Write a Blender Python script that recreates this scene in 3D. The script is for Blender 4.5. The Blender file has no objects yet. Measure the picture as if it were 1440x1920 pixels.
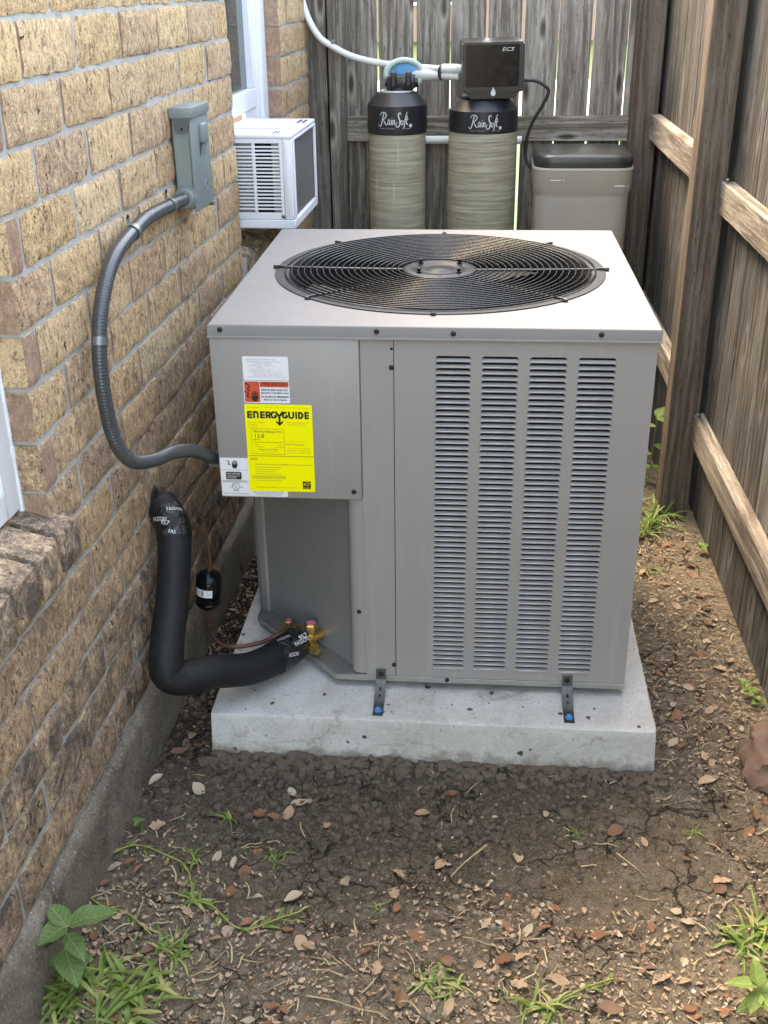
import bpy, bmesh, math, random
from math import sin, cos, pi, radians, sqrt, atan2
from mathutils import Vector, Matrix, noise

random.seed(7)
scene = bpy.context.scene
col = scene.collection

# ------------------------------------------------------------------ camera
CAM = Vector((0.534, -2.1334, 1.6058))
PITCH, YAW, ROLL, FPX = radians(25.923), radians(-4.805), radians(0.698), 2066.9
_f = Vector((sin(YAW) * cos(PITCH), cos(YAW) * cos(PITCH), -sin(PITCH)))
_r = Vector((cos(YAW), -sin(YAW), 0))
_d = Vector((-sin(PITCH) * sin(YAW), -sin(PITCH) * cos(YAW), -cos(PITCH)))
C_R = _r * cos(ROLL) + _d * sin(ROLL)
C_D = -_r * sin(ROLL) + _d * cos(ROLL)
cam = bpy.data.cameras.new('camera')
cam.sensor_fit = 'VERTICAL'
cam.sensor_height = 24.0
cam.lens = FPX / 1920 * 24.0
cam.clip_start = 0.05
cam.clip_end = 1000
cam_o = bpy.data.objects.new('camera', cam)
col.objects.link(cam_o)
cam_o.matrix_world = Matrix.Translation(CAM) @ Matrix((C_R, -C_D, -_f)).transposed().to_4x4()
scene.camera = cam_o

# ------------------------------------------------------------------ world, sun, exposure
SUN_DIR = Vector((-0.36, 0.40, 0.78)).normalized()      # towards the sun
world = bpy.data.worlds.new('World')
scene.world = world
world.use_nodes = True
wn = world.node_tree
bg = wn.nodes['Background']
sky = wn.nodes.new('ShaderNodeTexSky')
sky.sky_type = 'NISHITA'
sky.sun_disc = False
sky.sun_elevation = math.asin(SUN_DIR.z)
sky.sun_rotation = atan2(SUN_DIR.x, SUN_DIR.y)
sky.air_density = 1.0
sky.dust_density = 2.0
sky.ozone_density = 0.0
wn.links.new(sky.outputs[0], bg.inputs[0])
bg.inputs[1].default_value = 0.15
sun = bpy.data.lights.new('sun', 'SUN')
sun.energy = 0.5
sun.angle = radians(30)
sun.color = (1.0, 0.97, 0.92)
sun_o = bpy.data.objects.new('sun', sun)
col.objects.link(sun_o)
sun_o.rotation_euler = (-SUN_DIR).to_track_quat('-Z', 'Y').to_euler()
sun_o.location = SUN_DIR * 20
scene.view_settings.view_transform = 'Standard'
scene.view_settings.look = 'None'
scene.view_settings.gamma = 1.0
scene.view_settings.use_white_balance = True        # the phone's white balance: open shade
scene.view_settings.white_balance_temperature = 8800
scene.view_settings.exposure = 3.6
scene.view_settings.use_curve_mapping = False

# ------------------------------------------------------------------ unprojection helpers (a pixel of the photo onto a real plane)
def ray(u, v):
    return C_R * ((u - 720) / FPX) + C_D * ((v - 960) / FPX) + _f
def on_z(u, v, z):
    d = ray(u, v)
    return CAM + d * ((z - CAM.z) / d.z)
def on_y(u, v, y):
    d = ray(u, v)
    return CAM + d * ((y - CAM.y) / d.y)

# ------------------------------------------------------------------ mesh helpers
def ns(x, y, z=0.0):
    return noise.noise(Vector((x, y, z)))

def catmull(pts, n=8):
    pts = [Vector(p) for p in pts]
    P = [pts[0] * 2 - pts[1]] + pts + [pts[-1] * 2 - pts[-2]]
    out = []
    for i in range(1, len(P) - 2):
        p0, p1, p2, p3 = P[i - 1:i + 3]
        for k in range(n):
            t = k / n
            out.append(0.5 * ((2 * p1) + (p2 - p0) * t + (2 * p0 - 5 * p1 + 4 * p2 - p3) * t * t + (-p0 + 3 * p1 - 3 * p2 + p3) * t ** 3))
    out.append(pts[-1].copy())
    return out

class MB:
    def __init__(s):
        s.v, s.f, s.m = [], [], []
    def add(s, vs, fs, mi=0):
        b = len(s.v)
        s.v += [tuple(p) for p in vs]
        s.f += [tuple(b + i for i in q) for q in fs]
        s.m += [mi] * len(fs)
        return s
    def box(s, x0, x1, y0, y1, z0, z1, mi=0):
        vs = [(x, y, z) for z in (z0, z1) for y in (y0, y1) for x in (x0, x1)]
        return s.add(vs, [(0, 2, 3, 1), (4, 5, 7, 6), (0, 1, 5, 4), (2, 6, 7, 3), (0, 4, 6, 2), (1, 3, 7, 5)], mi)
    def bbox(s, x0, x1, y0, y1, z0, z1, b=0.003, seg=1, mi=0):
        bm = bmesh.new()
        bmesh.ops.create_cube(bm, size=1.0)
        for v in bm.verts:
            v.co = Vector(((x0 + x1) / 2 + v.co.x * (x1 - x0), (y0 + y1) / 2 + v.co.y * (y1 - y0), (z0 + z1) / 2 + v.co.z * (z1 - z0)))
        bmesh.ops.bevel(bm, geom=list(bm.edges), offset=b, segments=seg, profile=0.5, affect='EDGES')
        return s.bm(bm, mi)
    def bm(s, bm, mi=0, M=None):
        bm.verts.ensure_lookup_table()
        bm.verts.index_update()
        s.add([(M @ v.co) if M else v.co for v in bm.verts], [[v.index for v in f.verts] for f in bm.faces], mi)
        bm.free()
        return s
    def prism(s, poly, z0, z1, mi=0):
        n = len(poly)
        vs = [(p[0], p[1], z0) for p in poly] + [(p[0], p[1], z1) for p in poly]
        fs = [tuple(reversed(range(n))), tuple(range(n, 2 * n))] + [(i, (i + 1) % n, n + (i + 1) % n, n + i) for i in range(n)]
        return s.add(vs, fs, mi)
    def tube(s, path, r, n=10, cap=True, closed=False, mi=0):
        path = [Vector(p) for p in path]
        m = len(path)
        rs = r if isinstance(r, (list, tuple)) else [r] * m
        up = None
        vs, fs = [], []
        for i, p in enumerate(path):
            if closed:
                t = (path[(i + 1) % m] - path[i - 1]).normalized()
            else:
                t = (path[min(i + 1, m - 1)] - path[max(i - 1, 0)]).normalized()
            if up is None:
                up = t.cross(Vector((0, 0, 1)) if abs(t.z) < 0.9 else Vector((1, 0, 0))).normalized()
            else:
                up = (up - t * up.dot(t)).normalized()
            q = t.cross(up)
            for k in range(n):
                a = 2 * pi * k / n
                vs.append(p + (up * cos(a) + q * sin(a)) * rs[i])
        rng = m if closed else m - 1
        for i in range(rng):
            j = (i + 1) % m
            for k in range(n):
                fs.append((i * n + k, i * n + (k + 1) % n, j * n + (k + 1) % n, j * n + k))
        if cap and not closed:
            fs.append(tuple(reversed(range(n))))
            fs.append(tuple(range((m - 1) * n, m * n)))
        return s.add(vs, fs, mi)
    def lathe(s, prof, n=32, c=(0, 0, 0), M=None, mi=0, capb=False, capt=False):
        vs, fs = [], []
        for (r, z) in prof:
            for k in range(n):
                a = 2 * pi * k / n
                p = Vector((r * cos(a), r * sin(a), z))
                vs.append((M @ p) if M else p + Vector(c))
        for i in range(len(prof) - 1):
            for k in range(n):
                fs.append((i * n + k, i * n + (k + 1) % n, (i + 1) * n + (k + 1) % n, (i + 1) * n + k))
        if capb:
            fs.append(tuple(reversed(range(n))))
        if capt:
            fs.append(tuple(range((len(prof) - 1) * n, len(prof) * n)))
        return s.add(vs, fs, mi)
    def mesh(s, name, mats, smooth=None):
        me = bpy.data.meshes.new(name)
        me.from_pydata(s.v, [], s.f)
        if not isinstance(mats, (list, tuple)):
            mats = [mats]
        for m in mats:
            me.materials.append(m)
        if len(mats) > 1:
            me.polygons.foreach_set('material_index', s.m)
        if smooth is not None:
            me.polygons.foreach_set('use_smooth', [True] * len(me.polygons))
            me.set_sharp_from_angle(angle=radians(smooth))
        me.update()
        return me
    def build(s, name, mats, parent=None, smooth=None, local=False):
        return obj(name, s.mesh(name, mats, smooth), parent, local)

def obj(name, me, parent=None, local=False):
    o = bpy.data.objects.new(name, me)
    col.objects.link(o)
    if parent is not None:
        o.parent = parent
        if not local:
            o.matrix_parent_inverse = WM(parent).inverted()
    return o

def WM(o):
    if o.parent is None:
        return o.matrix_basis.copy()
    return WM(o.parent) @ o.matrix_parent_inverse @ o.matrix_basis

def tag(o, label, cat, group=None, kind=None):
    if label: o['label'] = label
    if cat: o['category'] = cat
    if group: o['group'] = group
    if kind: o['kind'] = kind
    return o

def thing(name, label, cat, loc=(0, 0, 0), rz=0.0, group=None):
    o = bpy.data.objects.new(name, None)
    o.empty_display_size = 0.05
    col.objects.link(o)
    o.location = loc
    o.rotation_euler = (0, 0, rz)
    o.matrix_basis = Matrix.Translation(Vector(loc)) @ Matrix.Rotation(rz, 4, 'Z')
    return tag(o, label, cat, group)

# ------------------------------------------------------------------ text as flat mesh
_tc = {}
def text_geo(st):
    if st in _tc:
        return _tc[st]
    cu = bpy.data.curves.new('txt', 'FONT')
    cu.body = st
    cu.resolution_u = 2
    cu.fill_mode = 'FRONT'
    o = bpy.data.objects.new('txt', cu)
    col.objects.link(o)
    dg = bpy.context.evaluated_depsgraph_get()
    dg.update()
    me = o.evaluated_get(dg).to_mesh()
    vs = [(v.co.x, v.co.y) for v in me.vertices]
    fs = [tuple(p.vertices) for p in me.polygons]
    o.evaluated_get(dg).to_mesh_clear()
    bpy.data.objects.remove(o)
    bpy.data.curves.remove(cu)
    x0 = min(v[0] for v in vs); x1 = max(v[0] for v in vs)
    y0 = min(v[1] for v in vs); y1 = max(v[1] for v in vs)
    vs = [((x - x0) / max(x1 - x0, 1e-6), (y - y0) / max(y1 - y0, 1e-6)) for x, y in vs]
    _tc[st] = (vs, fs)
    return _tc[st]
def put_text(mb, st, x0, z0, x1, z1, fn, mi=0, shear=0.0):
    """text stretched into the box x0..x1, z0..z1 of a surface given by fn(x, z) -> point"""
    vs, fs = text_geo(st)
    mb.add([fn(x0 + (u + shear * v) * (x1 - x0), z0 + v * (z1 - z0)) for u, v in vs], fs, mi)
def put_poly(mb, pts, fn, mi=0):
    mb.add([fn(*p) for p in pts], [tuple(range(len(pts)))], mi)
def put_rect(mb, x0, z0, x1, z1, fn, mi=0, nseg=1):
    for i in range(nseg):
        a, b = x0 + (x1 - x0) * i / nseg, x0 + (x1 - x0) * (i + 1) / nseg
        mb.add([fn(a, z0), fn(b, z0), fn(b, z1), fn(a, z1)], [(0, 1, 2, 3)], mi)
def put_stroke(mb, pts, wd, fn, mi=0, n=6):
    P = catmull([Vector((p[0], p[1], 0)) for p in pts], n)
    W = wd if isinstance(wd, (list, tuple)) else None
    vs, fs = [], []
    for i, p in enumerate(P):
        t = (P[min(i + 1, len(P) - 1)] - P[max(i - 1, 0)]).normalized()
        q = Vector((-t.y, t.x, 0))
        if W:
            x = i / (len(P) - 1) * (len(W) - 1); k = min(int(x), len(W) - 2)
            h = (W[k] * (1 - x + k) + W[k + 1] * (x - k)) / 2
        else:
            h = wd / 2
        a, b = p + q * h, p - q * h
        vs += [fn(a.x, a.y), fn(b.x, b.y)]
    for i in range(len(P) - 1):
        fs.append((2 * i, 2 * i + 1, 2 * i + 3, 2 * i + 2))
    mb.add(vs, fs, mi)

# ------------------------------------------------------------------ materials
class G:
    def __init__(s, name):
        s.mat = bpy.data.materials.new(name)
        s.mat.use_nodes = True
        s.nt = s.mat.node_tree
        s.b = s.nt.nodes['Principled BSDF']
    def n(s, t, **kw):
        o = s.nt.nodes.new('ShaderNode' + t)
        for k, v in kw.items():
            setattr(o, k, v)
        return o
    def set(s, sock, val):
        if isinstance(val, bpy.types.NodeSocket):
            s.nt.links.new(val, sock)
        elif isinstance(val, (tuple, list)) and len(val) == 3 and sock.type == 'RGBA':
            sock.default_value = (*val, 1)
        else:
            sock.default_value = val
    def coord(s, scale=(1, 1, 1), rnd=True, world=False):
        if world:
            v = s.n('NewGeometry').outputs['Position']
        else:
            v = s.n('TexCoord').outputs['Object']
        m = s.n('Mapping')
        m.inputs['Scale'].default_value = scale
        s.nt.links.new(v, m.inputs['Vector'])
        if rnd and not world:
            r = s.n('ObjectInfo').outputs['Random']
            k = s.n('VectorMath', operation='SCALE')
            k.inputs[0].default_value = (37.1, 53.7, 71.3)
            s.nt.links.new(r, k.inputs['Scale'])
            s.nt.links.new(k.outputs[0], m.inputs['Location'])
        return m.outputs[0]
    def noise(s, vec, scale, detail=4, rough=0.55, dist=0.0):
        t = s.n('TexNoise')
        s.nt.links.new(vec, t.inputs['Vector'])
        t.inputs['Scale'].default_value = scale
        t.inputs['Detail'].default_value = detail
        t.inputs['Roughness'].default_value = rough
        t.inputs['Distortion'].default_value = dist
        return t.outputs[0]
    def voro(s, vec, scale, feature='F1', out=0, rand=1.0):
        t = s.n('TexVoronoi', feature=feature)
        s.nt.links.new(vec, t.inputs['Vector'])
        t.inputs['Scale'].default_value = scale
        t.inputs['Randomness'].default_value = rand
        return t.outputs[out]
    def wave(s, vec, scale, dist, detail=3, dscale=1.0, direction='X'):
        t = s.n('TexWave', bands_direction=direction)
        s.nt.links.new(vec, t.inputs['Vector'])
        t.inputs['Scale'].default_value = scale
        t.inputs['Distortion'].default_value = dist
        t.inputs['Detail'].default_value = detail
        t.inputs['Detail Scale'].default_value = dscale
        return t.outputs['Fac']
    def ramp(s, fac, stops):
        r = s.n('ValToRGB')
        e = r.color_ramp.elements
        while len(e) < len(stops):
            e.new(0.5)
        for k, (p, c) in enumerate(stops):
            e[k].position = p
            e[k].color = (*c, 1) if isinstance(c, (tuple, list)) else (c, c, c, 1)
        s.nt.links.new(fac, r.inputs[0])
        return r.outputs[0]
    def mix(s, a, b, fac, mode='MIX'):
        m = s.n('MixRGB', blend_type=mode)
        s.set(m.inputs[0], fac); s.set(m.inputs[1], a); s.set(m.inputs[2], b)
        return m.outputs[0]
    def math(s, op, a, b=0.0):
        m = s.n('Math', operation=op)
        s.set(m.inputs[0], a); s.set(m.inputs[1], b)
        return m.outputs[0]
    def rand(s):
        return s.n('ObjectInfo').outputs['Random']
    def prop(s, name):
        a = s.n('Attribute', attribute_type='OBJECT', attribute_name=name)
        return a.outputs['Fac']
    def bump(s, h, strength=0.5, dist=0.01, prev=None):
        b = s.n('Bump')
        b.inputs['Strength'].default_value = strength
        b.inputs['Distance'].default_value = dist
        s.nt.links.new(h, b.inputs['Height'])
        if prev is not None:
            s.nt.links.new(prev, b.inputs['Normal'])
        return b.outputs[0]
    def done(s, color=None, rough=0.6, metal=0.0, normal=None, spec=None, **kw):
        if color is not None: s.set(s.b.inputs['Base Color'], color)
        s.set(s.b.inputs['Roughness'], rough)
        s.set(s.b.inputs['Metallic'], metal)
        if spec is not None: s.set(s.b.inputs['Specular IOR Level'], spec)
        if normal is not None: s.nt.links.new(normal, s.b.inputs['Normal'])
        for k, v in kw.items():
            s.set(s.b.inputs[k], v)
        return s.mat

def simple(name, c, rough=0.5, metal=0.0, var=0.12, scale=8.0, bump=0.0, bscale=200.0, spec=None, **kw):
    g = G(name)
    v = g.coord()
    nz = g.noise(v, scale, 5)
    colr = g.mix(tuple(x * (1 - var) for x in c), tuple(min(1, x * (1 + var)) for x in c), nz)
    nb = g.bump(g.noise(v, bscale, 3), bump, 0.002) if bump else None
    ro = g.ramp(g.noise(v, scale * 3, 4), [(0.3, max(0.02, rough - 0.07)), (0.7, min(1, rough + 0.07))])
    return g.done(colr, ro, metal, nb, spec, **kw)

def m_brick(name, stops, pit):
    g = G(name)
    v = g.coord()
    base = g.ramp(g.rand(), stops)
    big = g.noise(v, 10, 4, 0.6)
    c = g.mix(base, g.mix(base, (0.30, 0.19, 0.11), 0.6), g.ramp(big, [(0.42, 0), (0.68, 0.8)]))
    dirt = g.prop('dirt')
    old = g.mix((0.25, 0.172, 0.135), (0.46, 0.335, 0.255), g.noise(v, 14, 4, 0.6))
    c = g.mix(c, old, g.math('MULTIPLY', dirt, 0.7))
    coarse = g.noise(g.coord((1, 0.9, 0.6)), 90, 5, 0.7, 0.5)
    grain = g.noise(v, 230, 3, 0.6)
    k = 0.3 + 0.7 * pit
    c = g.mix(c, g.mix(c, (0.94, 0.72, 0.40), 0.6), g.math('MULTIPLY', g.ramp(coarse, [(0.52, 0), (0.64, 0.7)]), k))
    c = g.mix(c, g.mix(c, (0.03, 0.02, 0.014), 0.7), g.math('MULTIPLY', g.ramp(coarse, [(0.36, 0.9), (0.47, 0)]), k))
    c = g.mix(c, g.mix(c, (0.96, 0.76, 0.45), 0.55), g.math('MULTIPLY', g.ramp(grain, [(0.56, 0), (0.68, 0.75)]), k))
    c = g.mix(c, g.mix(c, (0.03, 0.02, 0.014), 0.65), g.math('MULTIPLY', g.ramp(grain, [(0.33, 0.8), (0.45, 0)]), k))
    pits = g.noise(g.coord((1, 1.0, 0.5)), 48, 3, 0.7, 1.6)
    pm = g.ramp(pits, [(0.305, 1), (0.35, 0)])
    c = g.mix(c, (0.035, 0.025, 0.018), g.math('MULTIPLY', pm, pit))
    dn = g.noise(v, 17, 7, 0.75, 0.5)
    dm = g.math('MULTIPLY', g.ramp(dn, [(0.43, 0), (0.60, 0.95)]), g.math('MULTIPLY', dirt, dirt))
    c = g.mix(c, (0.075, 0.063, 0.058), dm)
    h = g.math('ADD', g.math('MULTIPLY', coarse, 0.8), g.math('MULTIPLY', grain, 0.35))
    h = g.math('ADD', h, g.math('MULTIPLY', pm, -0.9 * pit))
    nb = g.bump(h, 0.9 if pit > 0.5 else 0.4, 0.006)
    return g.done(c, 0.92, 0, nb, 0.15)

TAN = [(0.0, (0.60, 0.395, 0.21)), (0.14, (0.68, 0.475, 0.275)), (0.28, (0.47, 0.30, 0.20)), (0.42, (0.64, 0.44, 0.245)), (0.56, (0.54, 0.345, 0.18)), (0.68, (0.70, 0.50, 0.30)), (0.80, (0.50, 0.33, 0.215)), (0.90, (0.58, 0.375, 0.20)), (1.0, (0.44, 0.275, 0.195))]
PINK = [(0.0, (0.32, 0.19, 0.14)), (0.5, (0.36, 0.225, 0.165)), (1.0, (0.30, 0.20, 0.155))]
M = {}
M['brick'] = m_brick('brick_rough', TAN, 1.0)
M['brick_end'] = m_brick('brick_end', PINK, 0.15)

def m_mortar():
    g = G('mortar')
    v = g.coord(rnd=False)
    c = g.mix((0.33, 0.32, 0.30), (0.50, 0.485, 0.455), g.noise(v, 25, 6, 0.7))
    c = g.mix(c, (0.13, 0.12, 0.11), g.ramp(g.noise(v, 7, 5, 0.65), [(0.55, 0), (0.75, 0.65)]))
    nb = g.bump(g.noise(v, 140, 5, 0.7), 0.6, 0.004)
    nb = g.bump(g.noise(v, 30, 3), 0.6, 0.01, nb)
    return g.done(c, 0.95, 0, nb, 0.2)
M['mortar'] = m_mortar()

def m_concrete(name, a, b, dark, stain, wet=False):
    g = G(name)
    v = g.coord(rnd=False)
    c = g.mix(a, b, g.noise(v, 6, 7, 0.65))
    c = g.mix(c, dark, g.ramp(g.noise(v, 3.6, 8, 0.74, 0.6), [(0.45, 0), (0.66, stain)]))
    c = g.mix(c, dark, g.ramp(g.noise(v, 24, 6, 0.7), [(0.55, 0), (0.7, stain * 0.6)]))
    c = g.mix(c, tuple(x * 0.5 for x in a), g.ramp(g.noise(v, 130, 4, 0.75), [(0.54, 0), (0.64, 0.35 if wet else 0.85)]))
    c = g.mix(c, tuple(min(1, x * 1.7) for x in b), g.ramp(g.noise(v, 170, 3, 0.75), [(0.58, 0), (0.66, 0.25 if wet else 0.6)]))
    if wet:
        c = g.mix(c, (0.16, 0.12, 0.085), g.ramp(g.noise(g.coord((1, 1, 2.0), False), 7.5, 6, 0.7, 0.8), [(0.57, 0), (0.68, 0.6)]))
        spots = g.math('ADD', g.voro(v, 26), g.math('MULTIPLY', g.math('ADD', g.noise(v, 70, 3), -0.5), 0.35))
        sel = g.ramp(g.noise(v, 4.1, 2), [(0.635, 0), (0.66, 1)])
        sp = g.math('MULTIPLY', g.ramp(spots, [(0.16, 1), (0.20, 0)]), sel)
        c = g.mix(c, (0.055, 0.055, 0.055), sp)
        sz_ = g.n('SeparateXYZ'); g.nt.links.new(v, sz_.inputs[0])
        mud = g.math('ADD', sz_.outputs[2], g.math('MULTIPLY', g.math('ADD', g.noise(v, 22, 6, 0.7), -0.5), 0.14))
        c = g.mix((0.19, 0.15, 0.11), c, g.ramp(mud, [(0.004, 0.35), (0.03, 1)]))
        hl = g.voro(v, 38)
        hp = g.ramp(hl, [(0.06, 1), (0.10, 0)])
        hp = g.math('MULTIPLY', hp, g.ramp(g.noise(v, 9, 2), [(0.50, 0), (0.6, 1)]))
        c = g.mix(c, (0.12, 0.115, 0.11), hp)
    nb = g.bump(g.noise(v, 180, 5, 0.7), 0.35 if wet else 0.9, 0.004)
    nb = g.bump(g.noise(v, 18, 4), 0.4, 0.006, nb)
    return g.done(c, 0.85, 0, nb, 0.3)
M['foundation'] = m_concrete('foundation_concrete', (0.165, 0.142, 0.108), (0.32, 0.285, 0.225), (0.07, 0.057, 0.04), 0.85)
M['pad'] = m_concrete('pad_concrete', (0.51, 0.51, 0.485), (0.62, 0.615, 0.58), (0.36, 0.335, 0.29), 0.6, True)
M['street'] = m_concrete('street_concrete', (0.30, 0.29, 0.27), (0.36, 0.35, 0.33), (0.25, 0.24, 0.22), 0.4)

def m_wood(name, dark, mid, light, streak=0.5, knots=True):
    g = G(name)
    v = g.coord((1, 1, 0.10))
    vv = g.coord((1, 1, 0.035))
    gr = g.wave(v, 9, 16, 3, 0.9)
    fi = g.noise(vv, 150, 6, 0.7)
    bl = g.noise(g.coord((1, 1, 0.16)), 9, 5, 0.65, 0.5)
    c = g.mix(dark, mid, g.ramp(gr, [(0.1, 0.15), (0.8, 1)]))
    c = g.mix(c, dark, g.ramp(fi, [(0.35, 0.85), (0.55, 0)]))
    c = g.mix(c, light, g.math('MULTIPLY', g.ramp(bl, [(0.48, 0), (0.70, 1)]), streak))
    c = g.mix(c, light, g.math('MULTIPLY', g.ramp(fi, [(0.54, 0), (0.66, 1)]), streak))
    gn = g.noise(g.coord((1, 1, 0.12)), 260, 3, 0.6)
    c = g.mix(c, tuple(x * 0.3 for x in dark), g.ramp(gn, [(0.30, 0.8), (0.42, 0)]))
    tone = g.prop('tone')
    c = g.mix(c, g.mix((0, 0, 0), c, 0.42), tone)
    h = g.math('ADD', g.math('MULTIPLY', fi, 0.8), g.math('MULTIPLY', gr, 0.5))
    if knots:
        sp_ = g.n('SeparateXYZ'); g.nt.links.new(g.coord((6.5, 1, 1.9)), sp_.inputs[0])
        cb_ = g.n('CombineXYZ'); g.nt.links.new(sp_.outputs[0], cb_.inputs[0]); g.nt.links.new(sp_.outputs[2], cb_.inputs[1])
        vt_ = g.n('TexVoronoi', voronoi_dimensions='2D'); vt_.inputs['Scale'].default_value = 1.0
        g.nt.links.new(cb_.outputs[0], vt_.inputs['Vector'])
        k = vt_.outputs['Distance']
        km = g.ramp(g.math('ADD', k, g.math('MULTIPLY', g.math('ADD', fi, -0.5), 0.08)), [(0.03, 1), (0.09, 0)])
        kr = g.ramp(k, [(0.05, 0), (0.10, 1), (0.16, 0)])
        c = g.mix(c, (0.06, 0.045, 0.034), g.math('MULTIPLY', km, 0.85))
        c = g.mix(c, light, g.math('MULTIPLY', kr, 0.35))
        h = g.math('ADD', h, g.math('MULTIPLY', km, -1.0))
    nb = g.bump(h, 0.6, 0.004)
    return g.done(c, 0.85, 0, nb, 0.25)
M['wood'] = m_wood('fence_wood_grey', (0.14, 0.116, 0.094), (0.33, 0.288, 0.242), (0.56, 0.51, 0.44), 0.65)
M['wood_r'] = m_wood('fence_wood_weathered', (0.048, 0.043, 0.038), (0.112, 0.103, 0.092), (0.29, 0.275, 0.25), 0.65)
M['wood_warm'] = m_wood('fence_wood_brown', (0.085, 0.063, 0.046), (0.175, 0.135, 0.102), (0.27, 0.225, 0.18), 0.5, False)
M['wood_pale'] = m_wood('rail_wood_bleached', (0.105, 0.082, 0.062), (0.265, 0.228, 0.185), (0.40, 0.37, 0.325), 0.8, False)

def m_paint(name, c, rough=0.42, dust=0.15, spec=0.45):
    g = G(name)
    v = g.coord(rnd=False)
    n1 = g.noise(v, 3.0, 4, 0.6)
    cc = g.mix(tuple(x * 0.95 for x in c), tuple(x * 1.05 for x in c), n1)
    sm = g.noise(g.coord((1, 1, 0.5), False), 16, 6, 0.72, 0.5)
    cc = g.mix(cc, tuple(x * 0.72 + 0.01 for x in c), g.ramp(sm, [(0.62, 0), (0.78, dust * 2)]))
    sc = g.noise(g.coord((14, 14, 60), False), 3.0, 2, 0.5)
    cc = g.mix(cc, tuple(x * 0.5 for x in c), g.ramp(sc, [(0.78, 0), (0.82, 0.5)]))
    ro = g.ramp(g.noise(v, 9, 5, 0.7), [(0.3, rough - 0.06), (0.7, rough + 0.1)])
    st = g.noise(g.coord((1, 1, 0.06), False), 26, 5, 0.7)
    cc = g.mix(cc, tuple(min(1, x * 1.22 + 0.02) for x in c), g.ramp(st, [(0.57, 0), (0.74, 0.5)]))
    cc = g.mix(cc, tuple(x * 0.7 for x in c), g.ramp(g.noise(v, 340, 2), [(0.70, 0), (0.78, 0.5)]))
    nb = g.bump(g.noise(v, 420, 2), 0.06, 0.001)
    nb = g.bump(g.noise(v, 3.2, 2), 0.12, 0.02, nb)
    return g.done(cc, ro, 0, nb, spec)
M['paint'] = m_paint('condenser_paint', (0.288, 0.272, 0.259))
M['paint_dimmed'] = m_paint('condenser_paint_dimmed', (0.235, 0.226, 0.218), 0.6, 0.15, 0.2)  # same paint as the body, darkened to offset the strong light on top
M['paint_gloss'] = m_paint('louver_paint', (0.32, 0.308, 0.298), 0.20, 0.05, 0.9)
M['hub'] = simple('fan_hub_black', (0.006, 0.0065, 0.007), 0.38, 0, 0.2, 30, spec=0.16)
M['paint_dark'] = m_paint('condenser_inner_panel', (0.20, 0.197, 0.195), 0.40)
M['galv'] = simple('galvanised_steel', (0.42, 0.42, 0.40), 0.42, 0.85, 0.25, 25)
M['black'] = simple('black_gloss_wire', (0.006, 0.007, 0.007), 0.24, 0, 0.2, 30, spec=0.6)
M['black_matt'] = simple('black_shroud', (0.022, 0.023, 0.024), 0.45, 0, 0.35, 9, spec=0.3)
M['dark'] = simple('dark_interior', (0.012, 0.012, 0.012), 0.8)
M['blade'] = simple('fan_blade_metal', (0.10, 0.105, 0.105), 0.35, 0.6, 0.1, 20)
M['screw'] = simple('screw_black', (0.02, 0.02, 0.02), 0.35, 0.4)
M['bracket'] = simple('bracket_steel', (0.085, 0.09, 0.09), 0.4, 0.7, 0.2, 40)
M['bolt_blue'] = simple('bolt_blue', (0.03, 0.22, 0.50), 0.45)
M['brass'] = simple('brass', (0.62, 0.41, 0.13), 0.3, 0.9, 0.15, 50)
M['pink'] = simple('pink_cap', (0.72, 0.16, 0.28), 0.5)
M['copper'] = simple('copper_tube', (0.17, 0.085, 0.055), 0.5, 0.7, 0.6, 60)
def m_foam():
    g = G('black_foam')
    v = g.coord(rnd=False)
    c = g.mix((0.006, 0.0065, 0.007), (0.015, 0.0155, 0.017), g.noise(v, 25, 6, 0.7))
    c = g.mix(c, (0.075, 0.072, 0.066), g.ramp(g.noise(v, 55, 5, 0.75), [(0.66, 0), (0.78, 0.5)]))
    nb = g.bump(g.noise(v, 16, 3), 0.45, 0.010)
    nb = g.bump(g.noise(v, 55, 4, 0.6, 0.8), 0.25, 0.004, nb)
    return g.done(c, 0.62, 0, nb, 0.35)
M['foam'] = m_foam()
def m_tape():
    g = G('black_tape')
    v = g.coord(rnd=False)
    nb = g.bump(g.noise(v, 45, 4, 0.6, 1.5), 0.8, 0.01)
    return g.done((0.010, 0.010, 0.011), 0.22, 0, nb, 0.6)
M['tape'] = m_tape()
M['print_white'] = simple('white_print', (0.75, 0.75, 0.76), 0.5, var=0.03)
M['print_black'] = simple('black_print', (0.012, 0.012, 0.012), 0.55, var=0.03)
M['print_grey'] = simple('grey_print', (0.22, 0.22, 0.24), 0.6, var=0.03)
M['print_silver'] = simple('silver_print', (0.55, 0.56, 0.57), 0.4, var=0.03)
M['print_olive'] = simple('olive_print', (0.33, 0.30, 0.02), 0.6, var=0.03)
M['print_faint'] = simple('faint_yellow_print', (0.66, 0.60, 0.015), 0.5, var=0.03)
M['lab_white'] = simple('white_sticker', (0.74, 0.75, 0.78), 0.4, var=0.04)
M['lab_yellow'] = simple('yellow_sticker', (0.96, 0.88, 0.006), 0.42, var=0.05, scale=20)
M['lab_red'] = simple('orange_red_sticker', (0.62, 0.085, 0.035), 0.42, var=0.05)
M['conduit'] = simple('grey_flexible_conduit', (0.048, 0.054, 0.058), 0.32, 0, 0.1, 12, spec=0.6)
M['box_grey'] = m_paint('disconnect_paint', (0.185, 0.22, 0.215), 0.42, 0.2)
M['zinc'] = simple('zinc_strap', (0.20, 0.21, 0.21), 0.4, 0.7, 0.2, 60)
M['vinyl'] = simple('white_vinyl', (0.74, 0.76, 0.79), 0.42, 0, 0.05, 6)
M['ac_white'] = simple('white_enamel', (0.70, 0.72, 0.77), 0.4, 0, 0.06, 5)
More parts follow.
